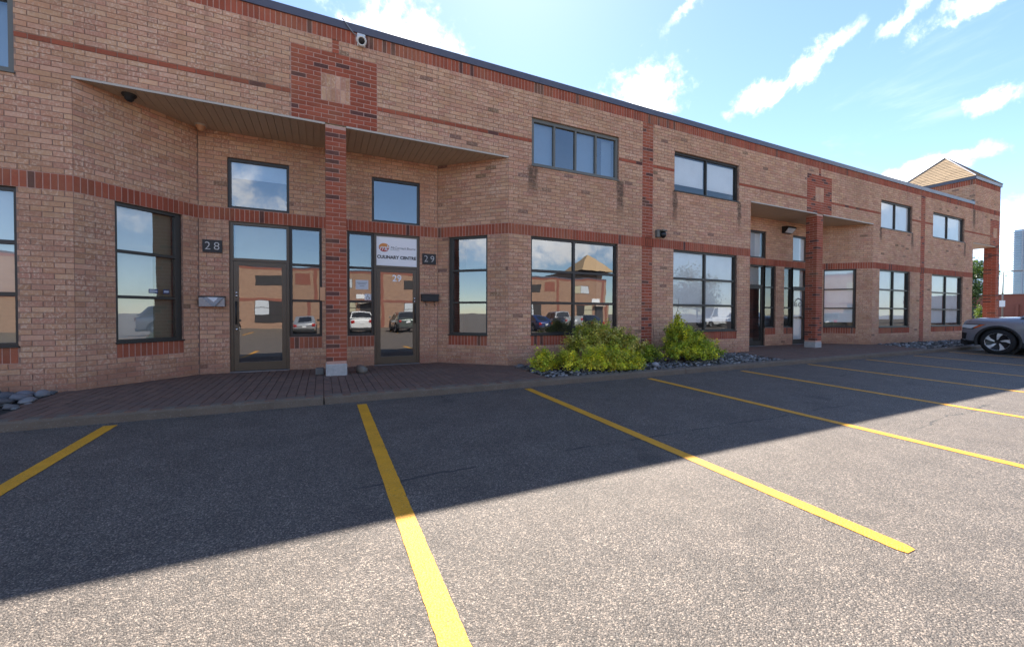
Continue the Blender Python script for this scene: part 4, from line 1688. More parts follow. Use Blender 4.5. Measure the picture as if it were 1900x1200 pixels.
beds = [([(-12, -1.83), (-3.42, -1.83), (-3.54, 0.05), (-12, 0.05)], 'stone bed left of the first paved walk', (0.035, 0.075), 260),
        ([(3.78, -1.83), (11.0, -1.83), (11.58, 0.05), (3.97, 0.05)], 'stone bed with shrubs between the two entrances', (0.022, 0.055), 1700),
        ([(18.77, -1.83), (28.6, -1.83), (28.6, 0.05), (19.87, 0.05)], 'stone bed beside the parked car', (0.035, 0.08), 700)]
for poly, lab, (ra, rb), cnt in beds:
    m = MB()
    m.face([(x, y, zp(x, y) - 0.03) for x, y in poly])
    bd = tag(m.build('planting_bed', M_['soil']), lab, None, None, 'structure')
    m = MB()
    r = random.Random(cnt)
    x0, x1 = min(q[0] for q in poly), max(q[0] for q in poly)
    n = 0
    while n < cnt:
        x, y = r.uniform(max(x0, -5.5), x1), r.uniform(-1.80, 0.0)
        if not inside((x, y), poly):
            continue
        s_ = r.uniform(ra, rb)
        sz = (s_, s_ * r.uniform(0.6, 0.95), s_ * r.uniform(0.35, 0.6))
        stone_into(m, (x, y, zp(x, y) - 0.022 + sz[2] * 0.55), sz, stone_col(r), r)
        n += 1
    tag(m.build('river_stones', M_['stone'], bd, True), None, None, None, 'stuff')

# dry leaves and grit gathered along the kerb and on the walk
m = MB()
r = random.Random(77)
for k in range(260):
    if k < 170:
        x, y = r.uniform(-4, 22), YK - abs(r.gauss(0.0, 0.10)) - 0.015
        z = gz(x, y) + 0.006
    else:
        x, y = r.choice((r.uniform(-3.2, 3.6), r.uniform(11.5, 18.5))), r.uniform(-1.8, 0.9)
        z = zp(x, y) + 0.006
    s_ = r.uniform(0.008, 0.024)
    a = r.uniform(0, 6.28)
    u = Vector((math.cos(a), math.sin(a), r.uniform(-.15, .15)))
    v_ = Vector((-math.sin(a), math.cos(a), r.uniform(-.2, .2))) * r.uniform(.35, .7)
    c_ = Vector((x, y, z))
    t = r.uniform(0.5, 1.3)
    col = r.choice(((0.10, 0.065, 0.03), (0.16, 0.11, 0.05), (0.06, 0.05, 0.035), (0.14, 0.13, 0.12)))
    m.face([c_ - u * s_, c_ - v_ * s_ + Vector((0, 0, .003)), c_ + u * s_, c_ + v_ * s_ + Vector((0, 0, .002))], tuple(q * t for q in col))
tag(m.build('leaf_litter', M_['leaf']), 'dry leaves and grit scattered along the kerb', 'litter', None, 'stuff')

# larger stones one can tell apart
big_stones = [(-3.62, -0.30, .13, .08, .05, .24, 'pale grey flat stone against the angled brick wall'),
              (-3.80, -0.26, .12, .08, .06, .20, 'rounded blue grey stone at the edge of the left bed'),
              (-3.95, -0.42, .16, .09, .06, .10, 'dark grey long stone in the left bed'),
              (-3.72, -0.52, .17, .08, .06, .17, 'pinkish grey stone in the left bed'),
              (-4.16, -0.25, .15, .12, .08, .05, 'nearly black stone in the left bed'),
              (-3.55, -0.78, .17, .07, .04, .26, 'long pale stone bordering the paving of the left bed'),
              (-3.82, -0.82, .15, .09, .05, .07, 'dark flat stone behind the long pale stone'),
              (-4.05, -0.75, .10, .08, .06, .14, 'small grey cobble in the left bed'),
              (6.95, -1.32, .13, .09, .06, .42, 'white rounded stone between the two shrubs'),
              (3.93, -0.40, .10, .08, .06, .11, 'grey stone at the foot of the brick corner'),
              (8.95, -0.95, .12, .09, .07, .12, 'grey stone beside the right hand shrub')]
for x, y, a, b, c_, t, lab in big_stones:
    m = MB()
    r = random.Random(int(x * 1000))
    stone_into(m, (0, 0, 0), (a, b, c_), (t, t * 0.97, t * (1.06 if t < .22 else 1.0)), r, True)
    o = m.build('stone', M_['stone'], None, True, (x, y, zp(x, y) + c_ * 0.45))
    tag(o, lab, 'stone', 'larger stones in the beds')
m = MB()
stone_into(m, (0, 0, 0), (0.20, 0.11, 0.085), (0.19, 0.155, 0.115), random.Random(5), True)
o = tag(m.build('rock', M_['stone'], None, True, (0.72, 0.22, 0.04)), 'tan pointed rock lying right of the concrete column base', 'rock')
o.rotation_euler = (0, 0.1, -0.15)
m = MB()
m.box((-0.075, -0.07, -0.06), (0.075, 0.07, 0.075), (0.13, 0.125, 0.115))
o = m.build('block', M_['stone'], None, False, (-0.045, 0.30, 0.03))
bevel(o, 0.022, 2)
tag(o, 'small grey concrete block left of the column base', 'block')

# ------------------------------------------------------------------ shrubs
def shrub(name, lab, cx, cy, lobes, nleaf, pal, leaf=0.030, seed=1, twig=(), group=None):
    """lobes: (dx, dy, dz, rx, ry, rz); small leaves clustered in sprays over the lobes"""
    r = random.Random(seed)
    t = thing(name, lab, 'shrub', (cx, cy, zp(cx, cy) - 0.03), 0, group)
    m = MB()
    st = MB()
    vol = [l_[3] * l_[4] * l_[5] for l_ in lobes]
    tot = sum(v ** 0.67 for v in vol)
    for l_, v in zip(lobes, vol):
        n = int(nleaf * v ** 0.67 / tot)
        ns = max(8, n // 38)
        for s_ in range(ns):
            while True:
                d = Vector((r.gauss(0, 1), r.gauss(0, 1), r.gauss(0, 1) + 0.25)).normalized()
                if d.z > -0.35:
                    break
            k = r.uniform(0.62, 1.16) * (1 + 0.16 * math.sin(5 * d.x + seed) * math.cos(4 * d.y + d.z * 3))
            c_ = Vector((l_[0] + d.x * l_[3] * k, l_[1] + d.y * l_[4] * k, l_[2] + d.z * l_[5] * k))
            if c_.z < 0.02:
                c_.z = r.uniform(0.02, 0.10)
            ax = (d + Vector((r.uniform(-.5, .5), r.uniform(-.5, .5), r.uniform(0, .7)))).normalized()
            root = c_ - ax * 0.16
            st.tube([root, c_], [0.004, 0.002], 4, caps=False)
            shade_ = r.choice(pal)
            tt = r.uniform(0.6, 1.25)
            for q in range(38):
                f = r.uniform(-0.9, 0.45)
                p_ = c_ + ax * f * 0.11 + Vector((r.gauss(0, 1), r.gauss(0, 1), r.gauss(0, 1))) * 0.034
                lz = leaf * r.uniform(0.6, 1.25)
                nn = (ax * 0.7 + Vector((r.uniform(-1, 1), r.uniform(-1, 1), r.uniform(-0.1, 1.3)))).normalized()
                u = nn.cross(Vector((r.uniform(-1, 1), r.uniform(-1, 1), r.uniform(-1, 1)))).normalized()
                v_ = nn.cross(u)
                fold = nn * lz * 0.22
                tone = tt * r.uniform(0.8, 1.2)
                col = (shade_[0] * tone, shade_[1] * tone, shade_[2] * tone)
                if r.random() < 0.28:
                    col = (col[0] * 1.55 + 0.05, col[1] * 1.35 + 0.03, col[2] * 1.3 + 0.01)
                tip = p_ + u * lz
                bs = p_ - u * lz * 0.8
                m.face([bs, p_ + v_ * lz * 0.5 + fold, tip], col)
                m.face([bs, tip, p_ - v_ * lz * 0.5 + fold], col)
    for k in range(14):
        l_ = r.choice(lobes)
        p1_ = Vector((l_[0] + r.uniform(-.6, .6) * l_[3], l_[1] + r.uniform(-.6, .6) * l_[4], l_[2] + r.uniform(0, .8) * l_[5]))
        p0_ = Vector((l_[0] * 0.5 + r.uniform(-.1, .1), l_[1] * 0.5 + r.uniform(-.1, .1), 0.0))
        st.tube([p0_, (p0_ + p1_) / 2 + Vector((r.uniform(-.06, .06), r.uniform(-.06, .06), .05)), p1_], [0.012, 0.008, 0.004], 5)
    for p0_, p1_ in twig:
        st.tube([p0_, ((p0_[0] + p1_[0]) / 2 + 0.02, (p0_[1] + p1_[1]) / 2, (p0_[2] + p1_[2]) / 2), p1_], [0.007, 0.005, 0.003], 5)
    tag(m.build('foliage', M_['leaf'], t), None, None, None, 'stuff')
    st.build('stem', M_['bark'], t)
    return t


GOLD = [(0.72, 0.70, 0.05), (0.60, 0.64, 0.05), (0.78, 0.74, 0.10), (0.42, 0.50, 0.045)]
OLIVE = [(0.50, 0.52, 0.07), (0.58, 0.56, 0.12), (0.28, 0.34, 0.04), (0.66, 0.62, 0.20)]
GREEN = [(0.24, 0.34, 0.035), (0.36, 0.46, 0.04), (0.14, 0.22, 0.025), (0.46, 0.52, 0.05)]
SG = 'golden green shrubs in the stone bed'
shrub('shrub', 'broad low shrub with bright golden green leaves spilling over the stones', 5.25, -1.30,
      [(0.35, -0.22, 0.18, 0.55, 0.34, 0.32), (0.05, -0.10, 0.20, 0.45, 0.36, 0.28), (-0.55, 0.20, 0.16, 0.50, 0.34, 0.24), (-1.0, 0.38, 0.12, 0.34, 0.28, 0.17), (-0.95, 0.55, 0.25, 0.16, 0.14, 0.22), (0.75, -0.28, 0.12, 0.30, 0.26, 0.2)], 15500, GOLD, seed=3, group=SG)
shrub('shrub', 'taller rounded shrub with olive and cream leaves against the brick wall', 5.85, -0.62,
      [(0.0, 0.0, 0.55, 0.55, 0.38, 0.42), (0.55, 0.0, 0.50, 0.52, 0.36, 0.34), (-0.45, 0.0, 0.42, 0.42, 0.36, 0.36), (-0.22, -0.05, 0.80, 0.26, 0.22, 0.22), (0.95, -0.05, 0.34, 0.40, 0.34, 0.28)], 15000, OLIVE, seed=9,
      twig=(((0.55, 0, 0.6), (0.62, 0.1, 1.08)), ((-0.1, 0, 0.8), (-0.02, 0.1, 1.12))), group=SG)
shrub('shrub', 'small dark green shrub in the gap in front of the red pilaster', 7.35, -0.80,
      [(0.0, 0.1, 0.20, 0.34, 0.28, 0.22), (-0.32, 0.05, 0.14, 0.26, 0.24, 0.16)], 3600, GREEN, seed=17, group=SG)
shrub('shrub', 'pointed bushy shrub with yellow green leaves below the window with white blinds', 8.45, -0.72,
      [(0.0, 0.0, 0.40, 0.58, 0.42, 0.42), (-0.12, 0.0, 0.72, 0.30, 0.26, 0.30), (-0.14, 0.0, 0.96, 0.13, 0.12, 0.19), (0.50, -0.10, 0.30, 0.46, 0.38, 0.32), (-0.35, -0.25, 0.22, 0.40, 0.32, 0.26), (0.15, -0.45, 0.18, 0.45, 0.30, 0.22), (0.85, -0.2, 0.16, 0.30, 0.28, 0.2), (0.72, 0.15, 0.62, 0.14, 0.12, 0.12)], 16500, GOLD[:2] + GREEN[:2] + [GOLD[3]], seed=23,
      twig=(((-0.12, 0.1, 1.1), (0.10, 0.2, 1.62)), ((-0.75, 0.2, 0.2), (-0.72, 0.3, 1.12)), ((0.6, 0.1, 0.7), (0.95, 0.2, 1.05))), group=SG)

from mathutils.bvhtree import BVHTree

# ------------------------------------------------------------------ vehicles (front towards local +y)
def wheel(par, x, y, rad, wd, side, rim='rim_silver', hero=False):
    W_ = MB()
    n = 36
    rows = []
    for d, rr in ((-wd / 2, rad * .70), (-wd / 2 + .004, rad * .90), (-wd / 2 + .03, rad), (wd / 2 - .03, rad), (wd / 2 - .004, rad * .90), (wd / 2, rad * .70)):
        rows.append([(d, rr * math.cos(2 * PI * k / n), rr * math.sin(2 * PI * k / n)) for k in range(n)])
    W_.grid(rows, True)
    ty = fix_normals(W_.build('wheel', M_['tyre'], par, True))
    ty.location = (x, y, rad)
    o = side * (wd / 2)
    m = MB()
    rows = []
    for d, rr in ((o - side * .004, rad * .72), (o - side * .035, rad * .68), (o - side * .05, rad * .60), (o - side * .055, 0.01)):
        rows.append([(d, rr * math.cos(2 * PI * k / n), rr * math.sin(2 * PI * k / n)) for k in range(n)])
    m.grid(rows, True)
    fix_normals(m.build('rim_dish', M_['rim_dark'], ty, True))
    ns = 5
    for k in range(ns):
        a0 = 2 * PI * k / ns + 0.25
        m = MB()

        def P_(rr, a, d):
            return (o - side * d, rr * math.cos(a), rr * math.sin(a))
        # a blade that widens and twists outwards
        pts = [(0.16, -0.22), (0.44, -0.06), (0.70, 0.04), (0.70, 0.50), (0.46, 0.34), (0.20, 0.25)]
        fr_ = [P_(rad * q[0], a0 + q[1], 0.012 if q[0] > .3 else 0.028) for q in pts]
        bk_ = [P_(rad * q[0], a0 + q[1], 0.045) for q in pts]
        m.face(fr_)
        for i in range(len(pts)):
            j = (i + 1) % len(pts)
            m.face([fr_[i], fr_[j], bk_[j], bk_[i]])
        fix_normals(m.build('spoke', M_[rim], ty))
    m = MB()
    m.tube([(o - side * .05, 0, 0), (o - side * .012, 0, 0)], rad * 0.13, 16)
    m.build('hub_cap', M_['rim_dark'], ty)
    m = MB()
    rows = [[(o - side * d, rr * math.cos(2 * PI * k / n), rr * math.sin(2 * PI * k / n)) for k in range(n)] for d, rr in ((.004, rad * .735), (.0, rad * .715), (.010, rad * .69))]
    m.grid(rows, True)
    m.build('rim_edge', M_[rim], ty, True)
    return ty


def car(lab, paint, loc, rz, kind='suv', group=None, hero=False, rim='rim_silver'):
    P = {'suv': dict(L=5.0, w=0.985, belt=1.27, nose=1.20, roof=1.80, g0=1.15, g1=0.35, g2=-1.95, g3=-2.40, rad=0.41, ax=1.58, rx=-1.42),
         'sedan': dict(L=4.75, w=0.92, belt=0.98, nose=0.92, roof=1.45, g0=1.00, g1=0.15, g2=-1.05, g3=-1.95, rad=0.33, ax=1.45, rx=-1.35),
         'pickup': dict(L=5.70, w=1.00, belt=1.28, nose=1.24, roof=1.92, g0=1.15, g1=0.45, g2=-0.95, g3=-1.15, rad=0.41, ax=1.80, rx=-1.85),
         'van': dict(L=5.60, w=1.00, belt=1.30, nose=1.20, roof=2.45, g0=2.05, g1=1.15, g2=-2.70, g3=-2.78, rad=0.36, ax=1.90, rx=-1.75)}[kind]
    t = thing('parked_car' if kind != 'pickup' else 'pickup_truck', lab, {'suv': 'car', 'sedan': 'car', 'pickup': 'truck', 'van': 'van'}[kind], loc, rz, group)
    hl, w_, bz, nz = P['L'] / 2, P['w'], P['belt'], P['nose']
    lo = 0.26 if kind != 'sedan' else 0.20
    st = [(hl, .74, nz * .74, lo + .18), (hl - .03, .84, nz * .87, lo + .10), (hl - .10, .91, nz * .94, lo + .04), (hl - .26, .955, nz * .975, lo), (hl - .55, .975, nz, lo),
          (P['ax'] - .1, 1.0, nz * .5 + bz * .5 - .02, lo), (P['g0'] - .02, 1.0, bz - .015, lo), (0.0, 1.0, bz, lo), (P['rx'] + .2, 1.0, bz + .01, lo), (-hl + .55, .985, bz + .005, lo), (-hl + .22, .96, bz - .02, lo + .02), (-hl + .07, .91, bz - .09, lo + .10), (-hl, .82, bz - .22, lo + .2)]
    m = MB()
    rows = []
    for y, kw, zt, zl in st:
        ww = w_ * kw
        half = [(0.0, zt + 0.03), (ww * .40, zt + 0.025), (ww * .74, zt + 0.008), (ww * .90, zt - .030), (ww * .965, zt - .10), (ww * .998, zt - .24), (ww * 1.0, (zt + zl) * .5 - .04), (ww * .985, zl + .16), (ww * .95, zl + .03), (ww * .82, zl), (0.0, zl)]
        ring = [(x, y, z) for x, z in half] + [(-x, y, z) for x, z in reversed(half[1:-1])]
        rows.append(ring)
    m.grid(rows, True, caps=True)
    body = fix_normals(m.build('body', M_[paint], t, True))
    md = body.modifiers.new('s', 'SUBSURF')
    md.levels = md.render_levels = 2
    bake_mods(body)
    # wheel housings cut out of the body
    for y in (P['ax'], P['rx']):
        for sx_ in (-1, 1):
            c = MB()
            rr = P['rad'] + 0.06
            c.tube([(sx_ * (w_ - 0.30), y, P['rad']), (sx_ * (w_ + 0.2), y, P['rad'])], rr, 40)
            co = fix_normals(c.build('cutter', M_['cladding'], t))
            bo = body.modifiers.new('b', 'BOOLEAN')
            bo.operation = 'DIFFERENCE'
            bo.object = co
            bo.solver = 'EXACT'
            bpy.context.view_layer.update()
            bake_mods(body)
            bpy.data.objects.remove(co)
    body.data.materials.append(M_['cladding'])
    bm = bmesh.new()
    bm.from_mesh(body.data)
    if kind in ('suv', 'pickup'):
        for f in bm.faces:
            if f.calc_center_median().z < lo + .15:
                f.material_index = len(body.data.materials) - 1
    for e in bm.edges:
        e.smooth = not (len(e.link_faces) == 2 and e.calc_face_angle(0) > 0.6)
    bm.to_mesh(body.data)
    bm.free()
    for y in (P['ax'], P['rx']):
        for sx_ in (-1, 1):
            m = MB()
            rr = P['rad'] + 0.058
            n = 22
            rows = []
            for k in range(n + 1):
                a = PI * (-0.10 + 1.20 * k / n)
                cs, sn = math.cos(a), math.sin(a)
                rows.append([(sx_ * (w_ - 0.28), y + rr * cs, P['rad'] + rr * sn), (sx_ * (w_ * .985), y + rr * cs, P['rad'] + rr * sn), (sx_ * (w_ + 0.012), y + (rr + .01) * cs, P['rad'] + (rr + .01) * sn),
                             (sx_ * (w_ + 0.010), y + (rr + .07) * cs, P['rad'] + (rr + .07) * sn), (sx_ * (w_ - 0.035), y + (rr + .085) * cs, P['rad'] + (rr + .085) * sn)])
            m.grid(rows)
            fix_normals(m.build('wheel_arch', M_['cladding' if kind in ('suv', 'pickup') else 'black_plastic'], t, True))
            # dark liner closing the housing
            m = MB()
            m.tube([(sx_ * (w_ - 0.30), y, P['rad']), (sx_ * (w_ - 0.29), y, P['rad'])], rr + .02, 24)
            m.build('wheel_liner', M_['black_plastic'], t)
            wheel(t, sx_ * (w_ - 0.115), y, P['rad'], 0.23, sx_, rim, hero)
    # sills and lower bumpers in black plastic
    for sx_ in (-1, 1):
        cbox('sill', (sx_ * (w_ - .08) - .035, P['rx'] + P['rad'] + .12, lo - .02), (sx_ * (w_ - .08) + .115 * (1 if sx_ > 0 else 0) - (0.115 if sx_ < 0 else 0) * 1 + (0.035 if sx_ < 0 else 0), P['ax'] - P['rad'] - .12, lo + .16), M_['cladding'], t, 0.02)
    # greenhouse
    g0, g1, g2, g3, rf = P['g0'], P['g1'], P['g2'], P['g3'], P['roof']
    bw, tw = w_ * .93, w_ * (.74 if kind != 'van' else .86)
    m = MB()
    lowr = [(g0, bz - .02), (g3, bz - .02)]
    N = 9
    rows = []
    prof_ = [(g0, bz - .03)]
    for k in range(1, N):
        a = k / N
        prof_.append((g0 + (g1 - g0) * a, bz - .03 + (rf - .05 - bz + .03) * a))
    prof_ += [(g1, rf - .045), (g1 - .22, rf - .012), (g1 * .5 + g2 * .5, rf + .012), (g2 + .15, rf - .015), (g2, rf - .05)]
    for k in range(1, 5):
        a = k / 4
        prof_.append((g2 + (g3 - g2) * a, rf - .05 + (bz - .03 - rf + .05) * a))
    for y, z in prof_:
        f = (z - bz + .03) / (rf - bz + .03)
        ww = bw + (tw - bw) * f
        rows.append([(-ww, y, z), (-ww * .93, y, z + .012), (-ww * .5, y, z + .028), (ww * .5, y, z + .028), (ww * .93, y, z + .012), (ww, y, z)])
    m.grid(rows)
    # sides
    for sx_ in (-1, 1):
        k2 = [(sx_ * (bw + (tw - bw) * ((z - bz + .03) / (rf - bz + .03))), y, z) for y, z in prof_]
        m.face(k2)
    gh = fix_normals(m.build('cabin', M_[paint], t, False))
    bm = bmesh.new()
    bm.from_mesh(gh.data)
    for f in bm.faces:
        f.smooth = True
    for e in bm.edges:
        e.smooth = not (len(e.link_faces) == 2 and e.calc_face_angle(0) > 0.5)
    bm.to_mesh(gh.data)
    bm.free()

    def wx(z, off=0.006):
        return bw + (tw - bw) * ((z - bz + .03) / (rf - bz + .03)) + off
    zA, zBt = bz + .015, rf - .10
    ya = lambda z: g0 + (g1 - g0) * (z - bz + .03) / (rf - .05 - bz + .03)
    yr = lambda z: g3 + (g2 - g3) * (z - bz + .03) / (rf - .05 - bz + .03)
    front = lambda z: ya(z) - .14
    rear = lambda z: yr(z) + .16
    if kind == 'van':
        spans = [(lambda z: front(z), lambda z: 0.75)]
    elif kind == 'pickup':
        spans = [(front, lambda z: -0.02), (lambda z: -0.09, rear)]
    else:
        spans = [(front, lambda z: -0.12), (lambda z: -0.19, lambda z: -1.12), (lambda z: -1.19, rear)] if kind == 'suv' else [(front, lambda z: -0.15), (lambda z: -0.22, rear)]
    for sx_ in (-1, 1):
        for fa, fb in spans:
            m = MB()
            ps = []
            for z in (zA, zBt):
                ps.append([(sx_ * wx(z), fa(z), z), (sx_ * wx(z), fb(z), z)])
            m.face([ps[0][0], ps[0][1], ps[1][1], ps[1][0]])
            fix_normals(m.build('side_window', M_['car_black'], t))
    # windscreen and rear window
    for fy, off in ((ya, 0.012), (yr, -0.012)):
        m = MB()
        z0, z1 = bz + .03, rf - .09
        nn = 6
        rows = []
        for z in (z0, z1):
            rows.append([((wx(z, -.07)) * (2 * k / nn - 1), fy(z) + off, z + .034 * (1 - abs(2 * k / nn - 1) ** 2)) for k in range(nn + 1)])
        m.grid(rows)
        m.build('windscreen' if off > 0 else 'rear_window', M_['car_black'], t, True)
    if kind == 'pickup':
        # open bed behind the cab
        cbox('bed_floor', (-.80, -hl + .12, bz - .02), (.80, g3 - .08, bz + .035), M_['cladding'], t)
        for sx_ in (-1, 1):
            cbox('bed_rail', (sx_ * .88 - .07, -hl + .1, bz - .06), (sx_ * .88 + .07, g3 - .06, bz + .10), M_[paint], t, .03)
        cbox('tailgate', (-.85, -hl + .02, bz - .5), (.85, -hl + .09, bz + .09), M_[paint], t, .02)
    # mirrors
    for sx_ in (-1, 1):
        cbox('mirror', (sx_ * (w_ + .12) - .10, g0 - .40, bz + .0), (sx_ * (w_ + .12) + .10, g0 - .27, bz + .16), M_['car_black' if kind != 'suv' else paint], t, .035)
    # lamps, grille, plates, fitted to the curved front corners
    bmt = bmesh.new()
    bmt.from_mesh(body.data)
    bvh = BVHTree.FromBMesh(bmt)
    bmt.free()

    def decal(name, mt, sx_, cs, off, par=None):
        """quad patch laid on the body at a front corner; cs are (along, height) corners seen at 45 degrees"""
        out_ = Vector((sx_ * .7071, .7071, 0))
        tan_ = Vector((sx_ * .7071, -.7071, 0))
        c0 = Vector((sx_ * w_ * .93, hl - .12, 0)) + out_ * 1.2
        n_ = 8
        rows = []
        for i in range(n_ + 1):
            row = []
            for j in range(n_ + 1):
                u_, v_ = i / n_, j / n_
                t_ = (cs[0][0] * (1 - u_) + cs[1][0] * u_) * (1 - v_) + (cs[3][0] * (1 - u_) + cs[2][0] * u_) * v_
                z_ = (cs[0][1] * (1 - u_) + cs[1][1] * u_) * (1 - v_) + (cs[3][1] * (1 - u_) + cs[2][1] * u_) * v_
                p0_ = c0 + tan_ * t_ + Vector((0, 0, z_))
                h_ = bvh.ray_cast(p0_, -out_, 3.0)
                row.append((h_[0] + h_[1] * off * (1 if h_[1].dot(out_) > 0 else -1)) if h_[0] is not None else p0_ - out_ * 1.25)
            rows.append(row)
        mb_ = MB()
        mb_.grid(rows)
        o_ = mb_.build(name, M_[mt], par or t, True)
        return fix_normals(o_)
    for sx_ in (-1, 1):
        k_ = nz / 1.20
        hd = decal('headlight', 'black_plastic', sx_, [(-.36, .83 * k_), (.17, .80 * k_), (.40, .985 * k_), (-.36, .97 * k_)], .006)
        decal('lamp_lens', 'lamp_lens', sx_, [(-.16, .85 * k_), (.13, .825 * k_), (.27, .955 * k_), (-.10, .955 * k_)], .012, hd)
        decal('side_marker', 'amber', sx_, [(.17, .845 * k_), (.215, .845 * k_), (.385, .972 * k_), (.29, .965 * k_)], .015, hd)
        decal('bumper_vent', 'black_plastic', sx_, [(-.26, .47 * k_), (.01, .45 * k_), (.05, .66 * k_), (-.22, .70 * k_)], .006)
        m = MB()
        m.box((sx_ * .70 - .13, -hl - .005, bz - .34), (sx_ * .70 + .13, -hl + .10, bz - .14))
        bevel(m.build('tail_light', M_['tail_red'], t), .02)
    cbox('grille', (-w_ * .50, hl - .06, nz * .62), (w_ * .50, hl + .012, nz * .86), M_['black_plastic'], t, .02)
    for z in (nz * .68, nz * .74, nz * .80):
        cbox('grille_bar', (-w_ * .49, hl + .008, z), (w_ * .49, hl + .02, z + .015), M_['chrome'], t)
    cbox('front_bumper', (-w_ * .80, hl - .20, lo - .02), (w_ * .80, hl + .015, lo + .20), M_['cladding'], t, .05)
    cbox('rear_bumper', (-w_ * .86, -hl - .03, lo + .02), (w_ * .86, -hl + .2, lo + .26), M_['cladding'], t, .05)
    cbox('rear_plate', (-.16, -hl - .022 + .01, bz - .42), (.16, -hl + .02, bz - .26), M_['white_board'], t)
    # door seams and handles
    for sx_ in (-1, 1):
        for y in ([0.85, -0.18, -1.15] if kind == 'suv' else [0.8, -0.2]):
            m = MB()
            m.box((sx_ * (w_ + .0) - .004, y - .004, lo + .20), (sx_ * (w_ + .0) + .003, y + .004, bz - .12))
            m.build('door_seam', M_['black_plastic'], t)
        for y in ([-0.05, -1.02] if kind in ('suv', 'pickup') else [-0.05]):
            cbox('door_handle', (sx_ * (w_ + .012) - .016, y - .11, bz - .21), (sx_ * (w_ + .012) + .016, y + .09, bz - .17), M_[paint], t, .008)
    return t


def on_ground(x, y):
    return (x, y, gz(x, y))


c_ = car('grey sport utility vehicle with black wheel arches parked nose to the kerb', 'car_grey', on_ground(21.49, -4.54), 0.0, 'suv', None, True)
c_.rotation_euler = (0.026, 0, 0)
CG = 'cars parked across the lot'
car('sage grey sport utility vehicle parked across the lot', 'car_sage', on_ground(6.7, -26.6), PI, 'suv', CG)
car('white sport utility vehicle parked across the lot', 'car_white', on_ground(3.2, -27.0), PI, 'suv', CG)
car('silver sedan parked across the lot', 'car_silver', on_ground(-1.2, -26.8), PI, 'sedan', CG)
car('dark blue sedan parked across the lot', 'car_blue', on_ground(18.9, -26.4), PI, 'sedan', CG)
car('silver pickup truck parked across the lot', 'car_silver', on_ground(21.8, -26.8), PI, 'pickup', CG)
car('white panel van parked across the lot', 'car_white', on_ground(45.0, -27.0), PI * 0.5, 'van', CG)
car('black sedan parked across the lot', 'car_black', on_ground(24.6, -26.6), PI, 'sedan', CG)
car('white sedan parked across the lot', 'car_white', on_ground(-7.0, -26.9), PI, 'sedan', CG)

# ------------------------------------------------------------------ the building across the lot (seen in the glass)
def far_building(lab, x0, x1, y, ztop, face=1):
    t = thing('brick_building', lab, 'building', ((x0 + x1) / 2, y, gz(0, y)))
    hw_ = (x1 - x0) / 2
    H = ztop
    cbox('wall', (-hw_, -12, -0.3), (hw_, 0, H), M_['far_brick'], t)
    cbox('flashing', (-hw_ - .03, -12.03, H - .001), (hw_ + .03, 0.03, H + .14), M_['flashing'], t)
    for z0, z1 in ((2.97, 3.22), (H - .25, H - .004)):
        cbox('red_band', (-hw_, -0.02, z0), (hw_, 0.012, z1), M_['far_red_brick'], t)
    n = int((x1 - x0) / 7.75)
    for k in range(n):
        cx_ = -hw_ + 7.75 * (k + .5)
        cbox('red_pilaster', (cx_ + 3.7, -0.02, -0.2), (cx_ + 4.05, 0.018, H - .26), M_['far_red_brick'], t)
        for z0, z1, nr in ((0.66, 2.97, 3), (4.6, 5.7, 1)):
            f = cbox('window', (cx_ - 1.3, -0.05, z0), (cx_ + 1.3, 0.02, z1), M_['bronze_frame'], t)
            for a in range(2):
                for b in range(nr):
                    hz_ = (z1 - z0) / nr
                    cbox('pane', (cx_ - 1.26 + 1.28 * a, 0.018, z0 + hz_ * b + .035), (cx_ - 0.02 + 1.28 * a, 0.03, z0 + hz_ * (b + 1) - .035), M_[('blind_cool', 'far_dark', 'far_dark', 'blind_or_backing_beige')[(k * 2 + a + (b == 0)) % 4]], f)
        if k % 2:
            e = cbox('entrance', (cx_ + 1.75, -0.3, -0.2), (cx_ + 3.3, 0.024, 2.75), M_['far_dark'], t)
            cbox('canopy', (cx_ + 1.55, -0.02, 2.78), (cx_ + 3.5, 0.5, 2.95), M_['soffit_trim'], t)
            cbox('sign_board', (cx_ + 1.7, 0.0, 3.35), (cx_ + 3.35, 0.04, 3.9), M_['white_board'], t)
        else:
            cbox('red_panel', (cx_ + 1.9, -0.02, 4.7), (cx_ + 3.4, 0.016, 6.0), M_['far_red_brick'], t)
    return t


ob = far_building('sunlit brick building across the lot, mirrored in the windows', -40, 38, -39.5, 6.6)
tw_ = MB()
tw_.box((33.5, -10.0, 6.6), (38.8, -2, 7.9))
tw_.build('tower_wall', M_['far_brick'], ob).location = (1, 0, 0)
m = MB()
for a, b in (((34.3, 0.2), (40.0, 0.2)), ((40.0, 0.2), (40.0, -5.4)), ((40.0, -5.4), (34.3, -5.4)), ((34.3, -5.4), (34.3, 0.2))):
    m.face([(a[0], a[1], 7.9), (b[0], b[1], 7.9), (37.15, -2.6, 10.6)], (0.34, 0.235, 0.135))
m.build('tower_roof', M_['shingle'], ob)

